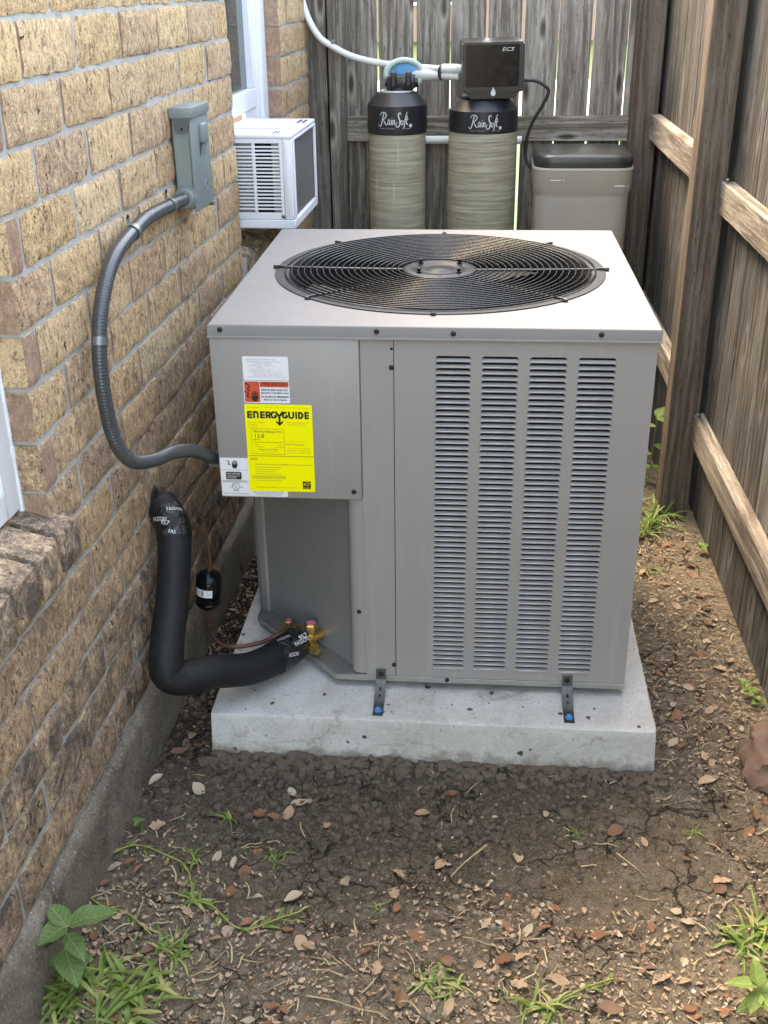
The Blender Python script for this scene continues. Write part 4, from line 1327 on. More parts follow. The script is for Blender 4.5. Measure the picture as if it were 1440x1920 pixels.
tx('13.4', 0.125, 0.450, 0.17, 0.464); tx('Least Efficient', 0.125, 0.474, 0.26, 0.488); tx('27.0', 0.485, 0.455, 0.53, 0.469); tx('Most Efficient', 0.43, 0.476, 0.555, 0.490)
tx('* Seasonal Energy Efficiency Ratio', 0.21, 0.530, 0.45, 0.545)
tx('For energy cost info, visit', 0.59, 0.406, 0.87, 0.424)
for k, st in enumerate(('* Your air conditioner\u2019s efficiency', 'rating may be better depending on', 'the coil your contractor installs.')): tx(st, 0.60, 0.484 + 0.026 * k, 0.96, 0.500 + 0.026 * k)
tx('HSPF2 not applicable', 0.47, 0.949, 0.72, 0.961)
mb.build('print', M['print_olive'], s3)
mb = MB()
F = lay(0.0013)
for k in (0, 1, 2, 3, 6):
    bar(0.10, 0.713 + k * 0.026, 0.50 - 0.04 * (k % 3), 0.724 + k * 0.026)
bar(0.05, 0.815, 0.56, 0.855)
mb.build('print', M['print_faint'], s3)
mb = MB()
F = lay(0.0017)
stk([(0.83, 0.915), (0.86, 0.893), (0.90, 0.893), (0.925, 0.908)], 0.0011)
tx('energy', 0.832, 0.913, 0.905, 0.932); bar(0.825, 0.948, 0.925, 0.950); bar(0.825, 0.955, 0.925, 0.957)
mb.build('print', M['lab_yellow'], s3)

# service valves
def service_valve(p, sc, name='service_valve'):
    P = Vector(p)
    mb = MB()
    q = Matrix.Translation(P)
    mb.lathe([(0.0, -0.045 * sc), (0.010 * sc, -0.045 * sc), (0.010 * sc, -0.006 * sc), (0.0155 * sc, -0.005 * sc), (0.0165 * sc, -0.002 * sc), (0.0165 * sc, 0.011 * sc), (0.0145 * sc, 0.0135 * sc), (0.0, 0.0135 * sc)], 6, M=q)
    n3 = Vector((cn.x, cn.y, 0))
    mb.tube([P + Vector((0, 0, -0.028 * sc)) - n3 * 0.06, P + Vector((0, 0, -0.028 * sc)) + n3 * 0.016 * sc], 0.012 * sc, 8)
    o = mb.build(name, M['brass'], cond, 40)
    MB().lathe([(0.0, 0.0), (0.0105 * sc, 0.0), (0.010 * sc, 0.0012), (0, 0.0014)], 16, (P.x, P.y, P.z + 0.0136 * sc)).build('cap', M['pink'], o, 40)
    return o, n3
v1, n3 = service_valve((0.168, 0.100, 0.203), 1.0)
P = Vector((0.168, 0.100, 0.175))
mb = MB()
e = P + cd * 0.034 + n3 * 0.016 + Vector((0, 0, -0.010))
mb.tube([P, P + cd * 0.010 + n3 * 0.01, e], 0.0062, 8)
mb.tube([e - cd * 0.012 + Vector((0, 0, 0.002)), e + cd * 0.010 - Vector((0, 0, 0.001))], [0.0105, 0.0105], 6)
mb.tube([P - Vector((0, 0, 0.012)) + cd * 0.016, P - Vector((0, 0, 0.02)) + cd * 0.02 + n3 * 0.022], 0.011, 6)
mb.build('charge_port', M['brass'], v1, 40)
v2, n3 = service_valve((0.101, 0.168, 0.170), 0.68)
P = Vector((0.101, 0.168, 0.152))
MB().tube([P, P - cd * 0.018 + n3 * 0.008], 0.0075, 6).build('charge_port', M['brass'], v2, 40)

# ------------------------------------------------------------------ insulated suction line
pts = [(-0.168, 0.075, 0.540), (-0.150, 0.062, 0.530), (-0.120, 0.022, 0.498), (-0.1135, -0.020, 0.438), (-0.1150, -0.062, 0.360), (-0.1172, -0.110, 0.306), (-0.1170, -0.143, 0.258), (-0.112, -0.151, 0.230), (-0.090, -0.143, 0.214), (-0.060, -0.126, 0.2085), (-0.0264, -0.10, 0.2040), (0.0454, -0.04, 0.176), (0.1044, 0.040, 0.164), (0.136, 0.095, 0.168)]
sl = thing('refrigerant_line', 'thick black foam insulated pipe bending from the wall to the condenser', 'pipe', (-0.11, -0.14, 0.17))
path = catmull(pts, 10)
rad = []
for i, p in enumerate(path):
    r = 0.0380 + 0.0016 * ns(p.x * 11, p.y * 11, p.z * 11)
    d = (p - Vector((-0.112, -0.150, 0.262))).length
    rad.append(r)
rad[-1] = 0.033
for k in range(6): rad[k] = 0.020 + 0.0175 * (k / 6) ** 0.6
MB().tube(path, rad, 22).build('foam_sleeve', M['foam'], sl, 60)
# mitred seam at the elbow
def tube_frame(i):
    t = (path[min(i + 1, len(path) - 1)] - path[max(i - 1, 0)]).normalized()
    a = t.cross(Vector((0, 0, 1)) if abs(t.z) < 0.95 else Vector((1, 0, 0))).normalized()
    return path[i], t, a, t.cross(a)
c, t, a, b = tube_frame(72)
ringp = [c + (a * cos(2 * pi * k / 40) + b * sin(2 * pi * k / 40)) * 0.0366 + t * (0.018 * cos(2 * pi * k / 40 + 0.6) + 0.003 * ns(k * 0.7, 1)) for k in range(40)]
MB().tube(ringp, 0.0016, 5, closed=True).build('seam', M['tape'], sl, 80)
def tape(i0, i1, texts):
    mb = MB()
    sub = path[i0:i1]
    mb.tube(sub, [rad[i0 + k] + 0.0016 + 0.0012 * ns(k * 1.7, 3) for k in range(len(sub))], 22, cap=False)
    o = mb.build('tape_band', M['tape'], sl, 60)
    o['label'] = 'shiny black tape band with white lettering'
    mbt = MB()
    for (st, fi, ang, sz, rot) in texts:
        i = i0 + int(fi * (i1 - i0 - 1))
        c, t, a, b = tube_frame(i)
        # direction towards the lens
        v = (CAM - c); v -= t * v.dot(t); v.normalize()
        w_ = t.cross(v)
        r = rad[i] + 0.0034
        def fn(x, z):
            x2, z2 = x * cos(rot) - z * sin(rot), x * sin(rot) + z * cos(rot)
            th = ang + x2 / r
            return c + t * z2 + (v * cos(th) + w_ * sin(th)) * r
        n = len(st)
        put_text(mbt, st, -sz * n * 0.33, -sz / 2, sz * n * 0.33, sz / 2, fn)
    mbt.build('print', M['print_white'], o)
    return o
tape(13, 24, [('FASSON', 0.42, 0.55, 0.0095, 2.6), ('957', 0.62, 0.35, 0.0105, 2.6), ('FASSON', 0.30, -0.5, 0.009, 2.9), ('FAS', 0.95, 0.1, 0.008, 2.9)])
tape(117, 131, [('FASSON', 0.72, 0.15, 0.0110, 1.35), ('957', 0.90, 0.0, 0.0125, 1.35), ('ASSON', 0.30, 0.35, 0.0095, 1.3), ('FASSON', 0.35, -0.8, 0.009, 1.35)])

# ------------------------------------------------------------------ liquid line with filter drier
ll = thing('filter_drier_line', 'thin copper tube carrying a small black filter drier canister', 'pipe', (-0.075, 0.1, 0.15))
up = [(-0.135, 0.078, 0.515), (-0.112, 0.068, 0.505), (-0.0975, 0.064, 0.490), (-0.0775, 0.085, 0.462), (-0.0662, 0.098, 0.425), (-0.0640, 0.10, 0.380), (-0.0680, 0.1, 0.350)]
MB().tube(catmull(up, 6), 0.0052, 10).build('copper_tube', M['copper'], ll, 60)
dn = [(-0.0795, 0.1, 0.250), (-0.0815, 0.1, 0.215), (-0.0770, 0.1, 0.180), (-0.0586, 0.1, 0.1505), (-0.025, 0.11, 0.1345), (0.0374, 0.13, 0.1370), (0.085, 0.158, 0.1500), (0.098, 0.168, 0.154)]
MB().tube(catmull(dn, 6), 0.0052, 10).build('copper_tube', M['copper'], ll, 60)
ax0, ax1 = Vector((-0.0795, 0.1, 0.248)), Vector((-0.0684, 0.1, 0.352))
dq = (ax1 - ax0).normalized().to_track_quat('Z', 'Y').to_matrix().to_4x4()
DM = Matrix.Translation(ax0) @ dq
LZ = (ax1 - ax0).length
MB().lathe([(0.006, 0), (0.010, 0.003), (0.023, 0.007), (0.0302, 0.015), (0.0310, 0.022), (0.0294, 0.024), (0.0302, 0.027), (0.0306, LZ - 0.024), (0.0294, LZ - 0.022), (0.0308, LZ - 0.018), (0.023, LZ - 0.007), (0.010, LZ - 0.002), (0.006, LZ)], 28, M=DM).build('filter_drier', M['gloss_black'], ll, 40)
dr = ll.children[-1]
mb = MB()
def drf(th, z, r=0.0312):
    return DM @ Vector((r * cos(th), r * sin(th), z))
fwd = (DM.inverted() @ CAM); a0 = atan2(fwd.y, fwd.x)
for k in range(12):
    t0, t1 = a0 - 1.15 + k * 0.12, a0 - 1.15 + (k + 1) * 0.12
    mb.add([drf(t0, 0.047), drf(t1, 0.047), drf(t1, 0.067), drf(t0, 0.067)], [(0, 1, 2, 3)])
lb = mb.build('sticker', M['lab_white'], dr, 60)
mb = MB()
for (ta, tb, za, zc) in ((-0.55, -0.48, .050, .064), (-0.45, -0.40, .050, .064), (-1.05, -0.7, .060, .0615), (-1.05, -0.75, .056, .0575), (-1.05, -0.7, .052, .0535), (-0.1, 0.2, .060, .062), (-0.1, 0.15, .054, .056)):
    mb.add([drf(a0 + ta, za, .0314), drf(a0 + tb, za, .0314), drf(a0 + tb, zc, .0314), drf(a0 + ta, zc, .0314)], [(0, 1, 2, 3)])
mb.build('print', M['print_black'], lb)
MB().tube(catmull([(-0.160, 0.11, 0.56), (-0.13, 0.09, 0.535), (-0.10, 0.16, 0.555), (-0.05, 0.24, 0.59), (0.01, 0.27, 0.60)], 8), 0.0022, 6).build('control_wire', M['hose'], ll, 60)

# ------------------------------------------------------------------ things on the house wall (built in the wall's frame, then moved there)
def H(mb):
    mb.v = [tuple(HM @ Vector(p)) for p in mb.v]
    return mb
WO, WNn, WT = Vector((-0.1736, 0, 0)), Vector((cos(HA), -sin(HA), 0)), Vector((sin(HA), cos(HA), 0))
def on_wall(u, v, off):
    d = ray(u, v); p0 = WO + WNn * off
    return CAM + d * ((p0 - CAM).dot(WNn) / d.dot(WNn))
db = thing('disconnect_box', 'small grey metal electrical disconnect box on the brick wall', 'electrical box', HM @ Vector((0.0, 0.51, 1.12)))
B0, B1, BX = 0.440, 0.585, 0.052
H(MB().bbox(0.004, BX - 0.008, B0 + 0.004, B1 - 0.004, 1.122, 1.336, 0.003)).build('box_body', M['box_grey'], db, 40)
mb = MB()
mb.bbox(BX - 0.0078, BX, B0, B1, 1.116, 1.322, 0.0025, 2)
mb.bbox(BX - 0.002, BX + 0.013, B0 + 0.055, B0 + 0.100, 1.262, 1.306, 0.006, 2)
mb.add([(BX + 0.006, B0 + 0.055, 1.262), (BX + 0.006, B0 + 0.1, 1.262), (BX, B0 + 0.1, 1.232), (BX, B0 + 0.055, 1.232)], [(0, 3, 2, 1)])
H(mb).build('cover', M['box_grey'], db, 40)
cv = db.children[-1]
mb = MB()
mb.tube([(BX + 0.0005, B0 + 0.085 + 0.012 * cos(2 * pi * k / 20), 1.165 + 0.012 * sin(2 * pi * k / 20)) for k in range(20)], 0.0012, 5, closed=True)
H(mb).build('embossed_ring', M['box_grey'], cv, 60)
mb = MB()
mb.bbox(0.001, BX + 0.004, B0 - 0.003, B1 + 0.003, 1.322, 1.346, 0.003, 2)
mb.add([(0.008, B0 - 0.0032, 1.324), (BX + 0.001, B0 - 0.0032, 1.324), (BX - 0.012, B0 - 0.0032, 1.292), (0.018, B0 - 0.0032, 1.292)], [(0, 3, 2, 1), (0, 1, 2, 3)])
H(mb).build('lid', M['box_grey'], db, 40)
H(MB().lathe([(0.003, 0), (0.003, 0.002), (0, 0.0025)], 8, M=Matrix.Translation((0.030, B0 - 0.0034, 1.300)) @ RX(pi / 2))).build('screw', M['dark'], db, 40)
H(MB().tube([(0.026, B0 - 0.0, 1.150), (0.026, B0 - 0.006, 1.150)], 0.0265, 8).tube([(0.026, B0 - 0.006, 1.150), (0.026, B0 - 0.024, 1.150)], 0.0215, 20)).build('hub_nut', M['box_grey'], db, 40)
H(MB().bbox(BX - 0.02, BX + 0.002, B1 - 0.016, B1 + 0.004, 1.108, 1.116, 0.001)).build('latch_tab', M['zinc'], db)

cp = [HM @ Vector(p) for p in ((0.026, 0.425, 1.150), (0.027, 0.39, 1.1515), (0.028, 0.2816, 1.1575), (0.029, 0.165, 1.162), (0.030, 0.0756, 1.1585), (0.030, -0.0814, 1.1328), (0.030, -0.1711, 1.0743), (0.030, -0.2133, 1.0055), (0.031, -0.2280, 0.9283))]
cp += [on_wall(207, 800, 0.036), on_wall(226, 845, 0.048), on_wall(252, 866, 0.066), on_wall(290, 862, 0.090), on_wall(325, 848, 0.115), on_wall(365, 846, 0.140), Vector((-0.012, 0.040, 0.664)), Vector((0.004, 0.060, 0.655))]
pth = catmull(cp, 90)
cond_o = thing('flexible_conduit', 'dark grey ribbed flexible conduit looping down the brick wall to the condenser', 'conduit', HM @ Vector((0.03, -0.22, 0.9)))
L = 0.0; rr = []
for i, p in enumerate(pth):
    if i: L += (p - pth[i - 1]).length
    rr.append(0.0143 + 0.00022 * sin(2 * pi * L / 0.0062))
MB().tube(pth, rr, 14).build('conduit_tube', M['conduit'], cond_o, 70)
def clamp(i, ear):
    c, t = pth[i], (pth[i + 1] - pth[i - 1]).normalized()
    a = WNn - t * WNn.dot(t); a.normalize()
    b = t.cross(a)
    mb = MB()
    prof = []
    for k in range(15):
        th = radians(-25 + 230 * k / 14)
        prof.append(a * sin(th) * 0.0165 + b * ear * -cos(th) * 0.0165)
    prof.append(prof[-1] - a * 0.012 * 0 + b * ear * 0.016)
    vs, fs = [], []
    for q in prof:
        for h in (-0.008, 0.008):
            vs.append(c + q + t * h)
        for h in (-0.008, 0.008):
            vs.append(c + q * 0.93 + t * h)
    for k in range(len(prof) - 1):
        x, y = k * 4, (k + 1) * 4
        fs += [(x, y, y + 1, x + 1), (x + 2, x + 3, y + 3, y + 2), (x, x + 2, y + 2, y), (x + 1, y + 1, y + 3, x + 3)]
    o = mb.add(vs, fs).build('strap', M['zinc'], cond_o, 40)
    p = c + prof[-1]
    q4 = a.to_track_quat('Z', 'Y').to_matrix().to_4x4()
    MB().lathe([(0.004, 0), (0.004, 0.003), (0, 0.004)], 8, M=Matrix.Translation(p) @ q4).build('screw', M['screw'], o, 40)
clamp(165, 1); clamp(385, 1); clamp(630, -1)
MB().tube([(-0.020, 0.034, 0.668), (-0.006, 0.048, 0.6595)], 0.0175, 12).tube([(-0.006, 0.048, 0.6595), (0.0025, 0.056, 0.656)], 0.021, 8).build('connector', M['box_grey'], cond_o, 40)

# ------------------------------------------------------------------ window air conditioner
ac = thing('window_air_conditioner', 'white window air conditioner with slotted side, sticking out above the brick sill', 'air conditioner', HM @ Vector((0.05, 1.3, 0.945)))
A0, A1, AX, AZ0, AZ1 = 1.100, 1.490, 0.151, 0.944, 1.207
mb = MB()
mb.bbox(-0.075, AX, A0, A1, AZ1 - 0.012, AZ1, 0.004, 2)
mb.bbox(-0.075, AX + 0.001, A0 - 0.0005, A1, AZ0, AZ0 + 0.026, 0.003)
mb.bbox(-0.075, AX - 0.002, A1 - 0.006, A1 - 0.0005, AZ0 + 0.02, AZ1 - 0.006, 0.001)
H(mb).build('case', M['ac_white'], ac, 40)
case = ac.children[-1]
mb = MB()
mb.bbox(0.122, AX - 0.001, A0, A0 + 0.02, AZ0 + 0.0265, AZ1 - 0.0125, 0.002)
mb.bbox(0.127, AX - 0.006, A0 - 0.003, A0 + 0.01, AZ0 + 0.036, AZ1 - 0.018, 0.003, 2)
mb.bbox(-0.075, 0.1215, A0, A0 + 0.006, AZ0 + 0.0265, AZ0 + 0.046, 0.001)
mb.bbox(-0.075, 0.1215, A0, A0 + 0.006, AZ1 - 0.024, AZ1 - 0.0125, 0.001)
mb.bbox(0.033, 0.042, A0 - 0.0004, A0 + 0.006, AZ0 + 0.0462, AZ1 - 0.0243, 0.001)
mb.bbox(0.112, 0.1214, A0 - 0.0002, A0 + 0.006, AZ0 + 0.0462, AZ1 - 0.0243, 0.001)
H(mb).build('side_frame', M['ac_white'], ac, 40)
NB = 18
for k in range(NB):
    z = AZ0 + 0.046 + (k + 1) * (AZ1 - AZ0 - 0.070) / (NB + 1)
    H(MB().bbox(-0.070, 0.1118, A0 + 0.0004, A0 + 0.005, z - 0.0024, z + 0.0024, 0.001)).build('grille_bar', M['ac_white'], ac)
H(MB().box(-0.072, 0.03, A0 + 0.03, A0 + 0.035, AZ0 + 0.027, AZ1 - 0.013).box(0.085, 0.13, A0 + 0.028, A0 + 0.033, AZ0 + 0.027, AZ1 - 0.013)).build('inner_bracket', M['galv'], ac)
H(MB().box(-0.072, AX - 0.015, A0 + 0.05, A1 - 0.01, AZ0 + 0.027, AZ1 - 0.013)).build('inner_block', M['dark'], ac)
H(MB().box(AX - 0.012, AX - 0.008, A0 + 0.021, A1 - 0.008, AZ0 + 0.0265, AZ1 - 0.0125)).build('coil', M['ac_coil'], ac)
mb = MB()
mb.bbox(AX - 0.006, AX + 0.002, A0 + 0.0205, A0 + 0.028, AZ0 + 0.0265, AZ1 - 0.0125, 0.001)
mb.bbox(AX - 0.006, AX + 0.002, A1 - 0.016, A1 - 0.0065, AZ0 + 0.0265, AZ1 - 0.0125, 0.001)
mb.bbox(AX - 0.006, AX + 0.002, A0 + 0.0285, A1 - 0.0165, AZ1 - 0.019, AZ1 - 0.0126, 0.001)
H(mb).build('rear_frame', M['ac_white'], ac, 40)
for i in range(2):
    for j in range(3):
        H(MB().box(0.112 + i * 0.016, 0.122 + i * 0.016, A0 + 0.275 + j * 0.028, A0 + 0.295 + j * 0.028, AZ1 + 0.0002, AZ1 + 0.0006)).build('vent_slot', M['dark'], case)
        H(MB().box(0.09 + i * 0.010, 0.096 + i * 0.010, A0 + 0.020 + j * 0.02, A0 + 0.034 + j * 0.02, AZ1 + 0.0002, AZ1 + 0.0006)).build('vent_slot', M['dark'], case)
H(MB().lathe([(0.006, 0), (0.006, 0.002), (0.003, 0.004), (0, 0.004)], 10, M=Matrix.Translation((0.117, A0 - 0.0006, AZ0 + 0.036)) @ RX(pi / 2))).build('screw', M['zinc'], ac, 40)
H(MB().box(-0.04, 0.02, A0 + 0.03, A0 + 0.12, AZ1 + 0.0002, AZ1 + 0.0006)).build('sticker', M['lab_white'], case)
H(MB().bbox(-0.07, 0.105, A0 + 0.13, A0 + 0.25, AZ1 + 0.0003, AZ1 + 0.004, 0.0015)).build('embossed_panel', M['ac_white'], case, 40)

# ------------------------------------------------------------------ water treatment tanks
def rainsoft(fn, s):
    mb = MB()
    st = [([(0, .10), (.03, .03), (.09, .06), (.15, .26), (.19, .42)], [.008, .02, .026, .03, .03]), ([(.05, .35), (.11, .44), (.23, .45), (.28, .37), (.22, .27), (.15, .25)], [.01, .02, .028, .03, .022, .012]),
          ([(.17, .25), (.22, .15), (.27, .08), (.32, .09)], [.014, .03, .028, .01]), ([(.40, .22), (.365, .24), (.33, .15), (.35, .085), (.39, .14), (.405, .23), (.395, .12), (.425, .085)], .022),
          ([(.46, .23), (.45, .12), (.475, .085)], .024), ([(.466, .285), (.474, .30)], .022), ([(.505, .23), (.495, .08)], .024), ([(.50, .15), (.535, .23), (.56, .19), (.552, .11), (.575, .085)], .022),
          ([(.77, .38), (.74, .45), (.685, .41), (.69, .30), (.73, .20), (.715, .07), (.65, .01), (.60, .06), (.62, .15), (.66, .14)], [.012, .02, .03, .034, .034, .03, .022, .018, .014, .008]),
          ([(.815, .21), (.78, .20), (.765, .13), (.79, .08), (.825, .11), (.838, .18), (.812, .213)], .02), ([(1.0, .47), (.95, .42), (.90, .22), (.865, .02), (.82, -.07)], [.008, .02, .028, .024, .008]),
          ([(.975, .36), (.945, .14), (.962, .09), (.99, .11)], .024), ([(.88, .245), (1.02, .255)], .014)]
    for p, w in st:
        put_stroke(mb, [(a * s, b * s) for a, b in p], [x * s * 1.15 for x in w] if isinstance(w, list) else w * s * 1.15, fn, 0, 5)
    put_poly(mb, [((1.09 + .055 * cos(2 * pi * k / 14)) * s, (.045 + .055 * sin(2 * pi * k / 14)) * s) for k in range(14)], fn)
    put_text(mb, 'Caring for Your Water Needs', .06 * s, -.055 * s, .56 * s, -.025 * s, fn)
    put_text(mb, 'Since 1953', .90 * s, -.055 * s, 1.08 * s, -.025 * s, fn)
    return mb
TY = 2.03
def tank(cx, r, rc, capb, capt, neckz, neckr, label, drip, tx0, ts, tz):
    t = thing('water_treatment_tank', label, 'water tank', (cx, TY, 0))
    MB().lathe([(r * 0.9, 0.005), (r * 1.0, 0.03), (r, 0.05), (r, capb + 0.01)], 48, (cx, TY, 0), capb=True).build('tank_body', M['wound'], t, 60)
    t.children[-1]['drip'] = float(drip)
    MB().lathe([(r + 0.0005, capb), (rc, capb + 0.001), (rc + 0.001, capb + 0.01), (rc, capt - 0.004), (rc - 0.004, capt), (neckr + 0.012, neckz - 0.002), (neckr, neckz)], 48, (cx, TY, 0), capt=True).build('cap', M['softcap'], t, 35)
    cp_ = t.children[-1]
    R = rc + 0.0022
    fn = lambda x, z: (cx + R * sin((x + tx0) / R), TY - R * cos((x + tx0) / R), tz + z)
    rainsoft(fn, ts).build('print', M['print_silver'], cp_)
    return t
tL = tank(0.249, 0.1026, 0.1065, 1.100, 1.200, 1.238, 0.058, 'slimmer beige ribbed water tank with black cap and blue wrapped pipe behind its head', 1.0, -0.062, 0.108, 1.128)
MB().lathe([(0.059, 1.2375), (0.059, 1.242), (0.054, 1.243), (0.05, 1.241)], 32, (0.249, TY, 0)).build('neck_ring', M['pvc'], tL, 40)
mb = MB()
HX = 0.266
mb.lathe([(0.046, 1.238), (0.046, 1.250), (0.040, 1.256)], 24, (0.256, TY, 0), capt=True)
mb.bbox(HX - 0.050, HX + 0.050, TY - 0.045, TY + 0.045, 1.246, 1.292, 0.010, 2)
mb.bbox(HX - 0.036, HX - 0.016, TY - 0.056, TY - 0.02, 1.256, 1.306, 0.005, 1)
mb.bbox(HX + 0.016, HX + 0.036, TY - 0.056, TY - 0.02, 1.256, 1.306, 0.005, 1)
mb.tube([(HX - 0.058, TY - 0.02, 1.272), (HX + 0.058, TY - 0.02, 1.272)], 0.018, 14)
mb.build('valve_head', M['softcap'], tL, 40)
tR = tank(0.5565, 0.1225, 0.1220, 1.100, 1.183, 1.216, 0.080, 'wider beige ribbed water tank with black control head on its cap', 0.15, -0.052, 0.104, 1.122)
HR = Matrix.Translation((0.581, TY - 0.01, 1.215)) @ RY(radians(-0.8)) @ RZ(radians(4))
bm = bmesh.new()
bmesh.ops.create_cube(bm, size=1.0)
for v in bm.verts:
    v.co = Vector((v.co.x * 0.212, v.co.y * 0.195, (v.co.z + 0.5) * 0.182 + 0.004))
    if v.co.z > 0.1 and v.co.y > 0: v.co.z += 0.006
bmesh.ops.bevel(bm, geom=[e for e in bm.edges if all(v.co.z < 0.01 for v in e.verts)], offset=0.022, segments=2, affect='EDGES')
bmesh.ops.bevel(bm, geom=list(bm.edges), offset=0.006, segments=2, affect='EDGES', clamp_overlap=True)
ho = MB().bm(bm, 0, HR).build('control_head', M['softcap'], tR, 30)
hf = lambda d: (lambda x, z: HR @ Vector((x, -0.0975 - d, z)))
mb = MB()
bm = bmesh.new(); bmesh.ops.create_cube(bm, size=1.0)
for v in bm.verts:
    v.co = Vector((v.co.x * 0.182 - 0.004, -0.0985 + v.co.y * 0.006, 0.112 + v.co.z * 0.134))
bmesh.ops.bevel(bm, geom=list(bm.edges), offset=0.0025, segments=2, affect='EDGES')
mb.bm(bm, 0, HR).build('display_window', M['gloss_black'], ho, 40)
mb = MB()
put_text(mb, 'ECS', 0.028, 0.158, 0.066, 0.170, hf(0.0045), 0, 0.12)
dp = [(0.0, 0.040), (0.008, 0.024), (0.0085, 0.018), (0.005, 0.0125), (0.0, 0.011), (-0.005, 0.0125), (-0.0085, 0.018), (-0.008, 0.024)]
put_poly(mb, [(x + 0.0, z + 0.004) for x, z in reversed(dp)], hf(0.0008))
mb.build('print', M['print_silver'], ho)
MB().tube([HR @ Vector((-0.115, 0.02, 0.095)), HR @ Vector((-0.10, 0.02, 0.095))], 0.016, 14).build('inlet_collar', M['pvc'], tR, 40)

# wrapped elbow behind the slim tank, white pipes and black hose
wp = thing('water_pipe', 'white plastic water pipe curving down the back fence to the black control head', 'pipe', (0.1, 2.2, 1.3))
pp = [(-0.125, 2.235, 1.62), (-0.106, 2.22, 1.530), (-0.0799, 2.21, 1.4600), (-0.0429, 2.205, 1.4060), (0.005, 2.20, 1.3754), (0.0727, 2.19, 1.3443), (0.1703, 2.17, 1.323), (0.3098, 2.13, 1.3105), (0.400, 2.07, 1.308), (0.468, 2.035, 1.309)]
MB().tube(catmull(pp, 10), 0.0118, 14).build('pipe_run', M['pvc'], wp, 60)
MB().tube([(0.405, 2.068, 1.308), (0.466, 2.037, 1.309)], 0.0175, 14).build('coupling', M['pvc'], wp, 40)
p2 = [(0.30, 2.12, 1.287), (0.36, 2.095, 1.287), (0.41, 2.065, 1.286), (0.47, 2.035, 1.285)]
MB().tube(catmull(p2, 8), [0.021] * 9 + [0.021 - 0.0009 * k for k in range(1, 9)] + [0.0135] * 8, 14).build('pipe_run', M['pvc'], wp, 60)
MB().tube([(0.405 + 0.0215 * 0, 2.066, 1.298), (0.409, 2.064, 1.298)], 0.029, 16).build('zip_tie', M['hose'], wp, 40)
MB().bbox(-0.003, 0.013, 2.19, 2.215, 1.386, 1.400, 0.002).build('pipe_clip', M['zinc'], wp, 40)
we = thing('pipe_insulation', 'round pale green insulation ring with blue film inside, behind the slim tank head', 'insulation', (0.255, 2.1, 1.22))
ec = Vector((0.270, 2.09, 1.290))
mb = MB()
rp = [ec + Vector((0.064 * cos(2 * pi * k / 40), 0.012 * sin(2 * pi * k / 40 + 1), 0.046 * sin(2 * pi * k / 40))) for k in range(40)]
mb.tube(rp, [0.0105 + 0.003 * ns(k * 0.8, 4) for k in range(40)], 10, closed=True)
mb.build('insulation_ring', simple('pale_green_foam', (0.42, 0.50, 0.44), 0.7, var=0.2, scale=30), we, 60)
mb = MB()
vs = [ec + Vector((0, 0.008, 0))] + [ec + Vector((0.058 * cos(2 * pi * k / 30), 0.010 + 0.008 * ns(k, 3), 0.042 * sin(2 * pi * k / 30))) for k in range(30)]
mb.add(vs, [(0, 1 + k, 1 + (k + 1) % 30) for k in range(30)])
mb.build('blue_film', M['blue_tape'], we, 80)
lp2 = thing('drain_pipe', 'short white horizontal pipe between the two water tanks', 'pipe', (0.4, 2.15, 1.056))
MB().tube([(0.19, 2.16, 1.057), (0.70, 2.16, 1.055)], 0.0145, 14).build('pipe_run', M['pvc'], lp2, 60)
hs = [(0.660, 2.06, 1.275), (0.684, 2.09, 1.268), (0.7405, 2.1, 1.2636), (0.780, 2.1, 1.242), (0.7856, 2.1, 1.2213), (0.768, 2.1, 1.183), (0.735, 2.1, 1.125), (0.7170, 2.1, 1.070), (0.7130, 2.1, 1.010), (0.728, 2.09, 0.975), (0.7544, 2.07, 0.955)]
tag(MB().tube(catmull(hs, 8), 0.0060, 10).build('hose', M['hose'], None, 60), 'thin black hose looping from the control head to the salt bin', 'hose')

# ------------------------------------------------------------------ brine tank
bt = thing('brine_tank', 'taupe plastic salt bin with dark domed lid in the back corner', 'salt bin', (0.908, 2.0, 0))
def rr_loop(w, d, r, z, n=8, bow=0.0):
    out = []
    for (cx, cy, a) in ((w / 2 - r, -d / 2 + r, -90), (w / 2 - r, d / 2 - r, 0), (-w / 2 + r, d / 2 - r, 90), (-w / 2 + r, -d / 2 + r, 180)):
        for t in range(n + 1):
            b = radians(a + 90 * t / n)
            x, y = cx + r * cos(b), cy + r * sin(b)
            out.append((0.908 + x, 1.99 + y, z))
    return out
def rr_body(secs, name, mat, parent, sm=40, top=True):
    mb = MB()
    n = None
    for s in secs:
        l = rr_loop(*s); n = len(l); mb.v += l
    for i in range(len(secs) - 1):
        for k in range(n):
            mb.f.append((i * n + k, i * n + (k + 1) % n, (i + 1) * n + (k + 1) % n, (i + 1) * n + k)); mb.m.append(0)
    if top:
        mb.f.append(tuple(range((len(secs) - 1) * n, len(secs) * n))); mb.m.append(0)
    return mb.build(name, mat, parent, sm)
bb = rr_body([(0.30, 0.27, 0.06, 0.003), (0.31, 0.28, 0.06, 0.03), (0.328, 0.296, 0.06, 0.900), (0.330, 0.298, 0.06, 0.915), (0.344, 0.312, 0.065, 0.928), (0.346, 0.314, 0.065, 0.990), (0.350, 0.318, 0.066, 0.997), (0.346, 0.314, 0.065, 1.003), (0.335, 0.303, 0.06, 1.003)], 'bin_body', M['brine'], bt, 30)
rr_body([(0.338, 0.306, 0.06, 0.998), (0.340, 0.308, 0.062, 1.020), (0.338, 0.306, 0.062, 1.034), (0.328, 0.296, 0.06, 1.042), (0.30, 0.27, 0.06, 1.047), (0.22, 0.19, 0.05, 1.051), (0.10, 0.08, 0.03, 1.053)], 'lid', M['brine_lid'], bt, 40)
lid = bt.children[-1]
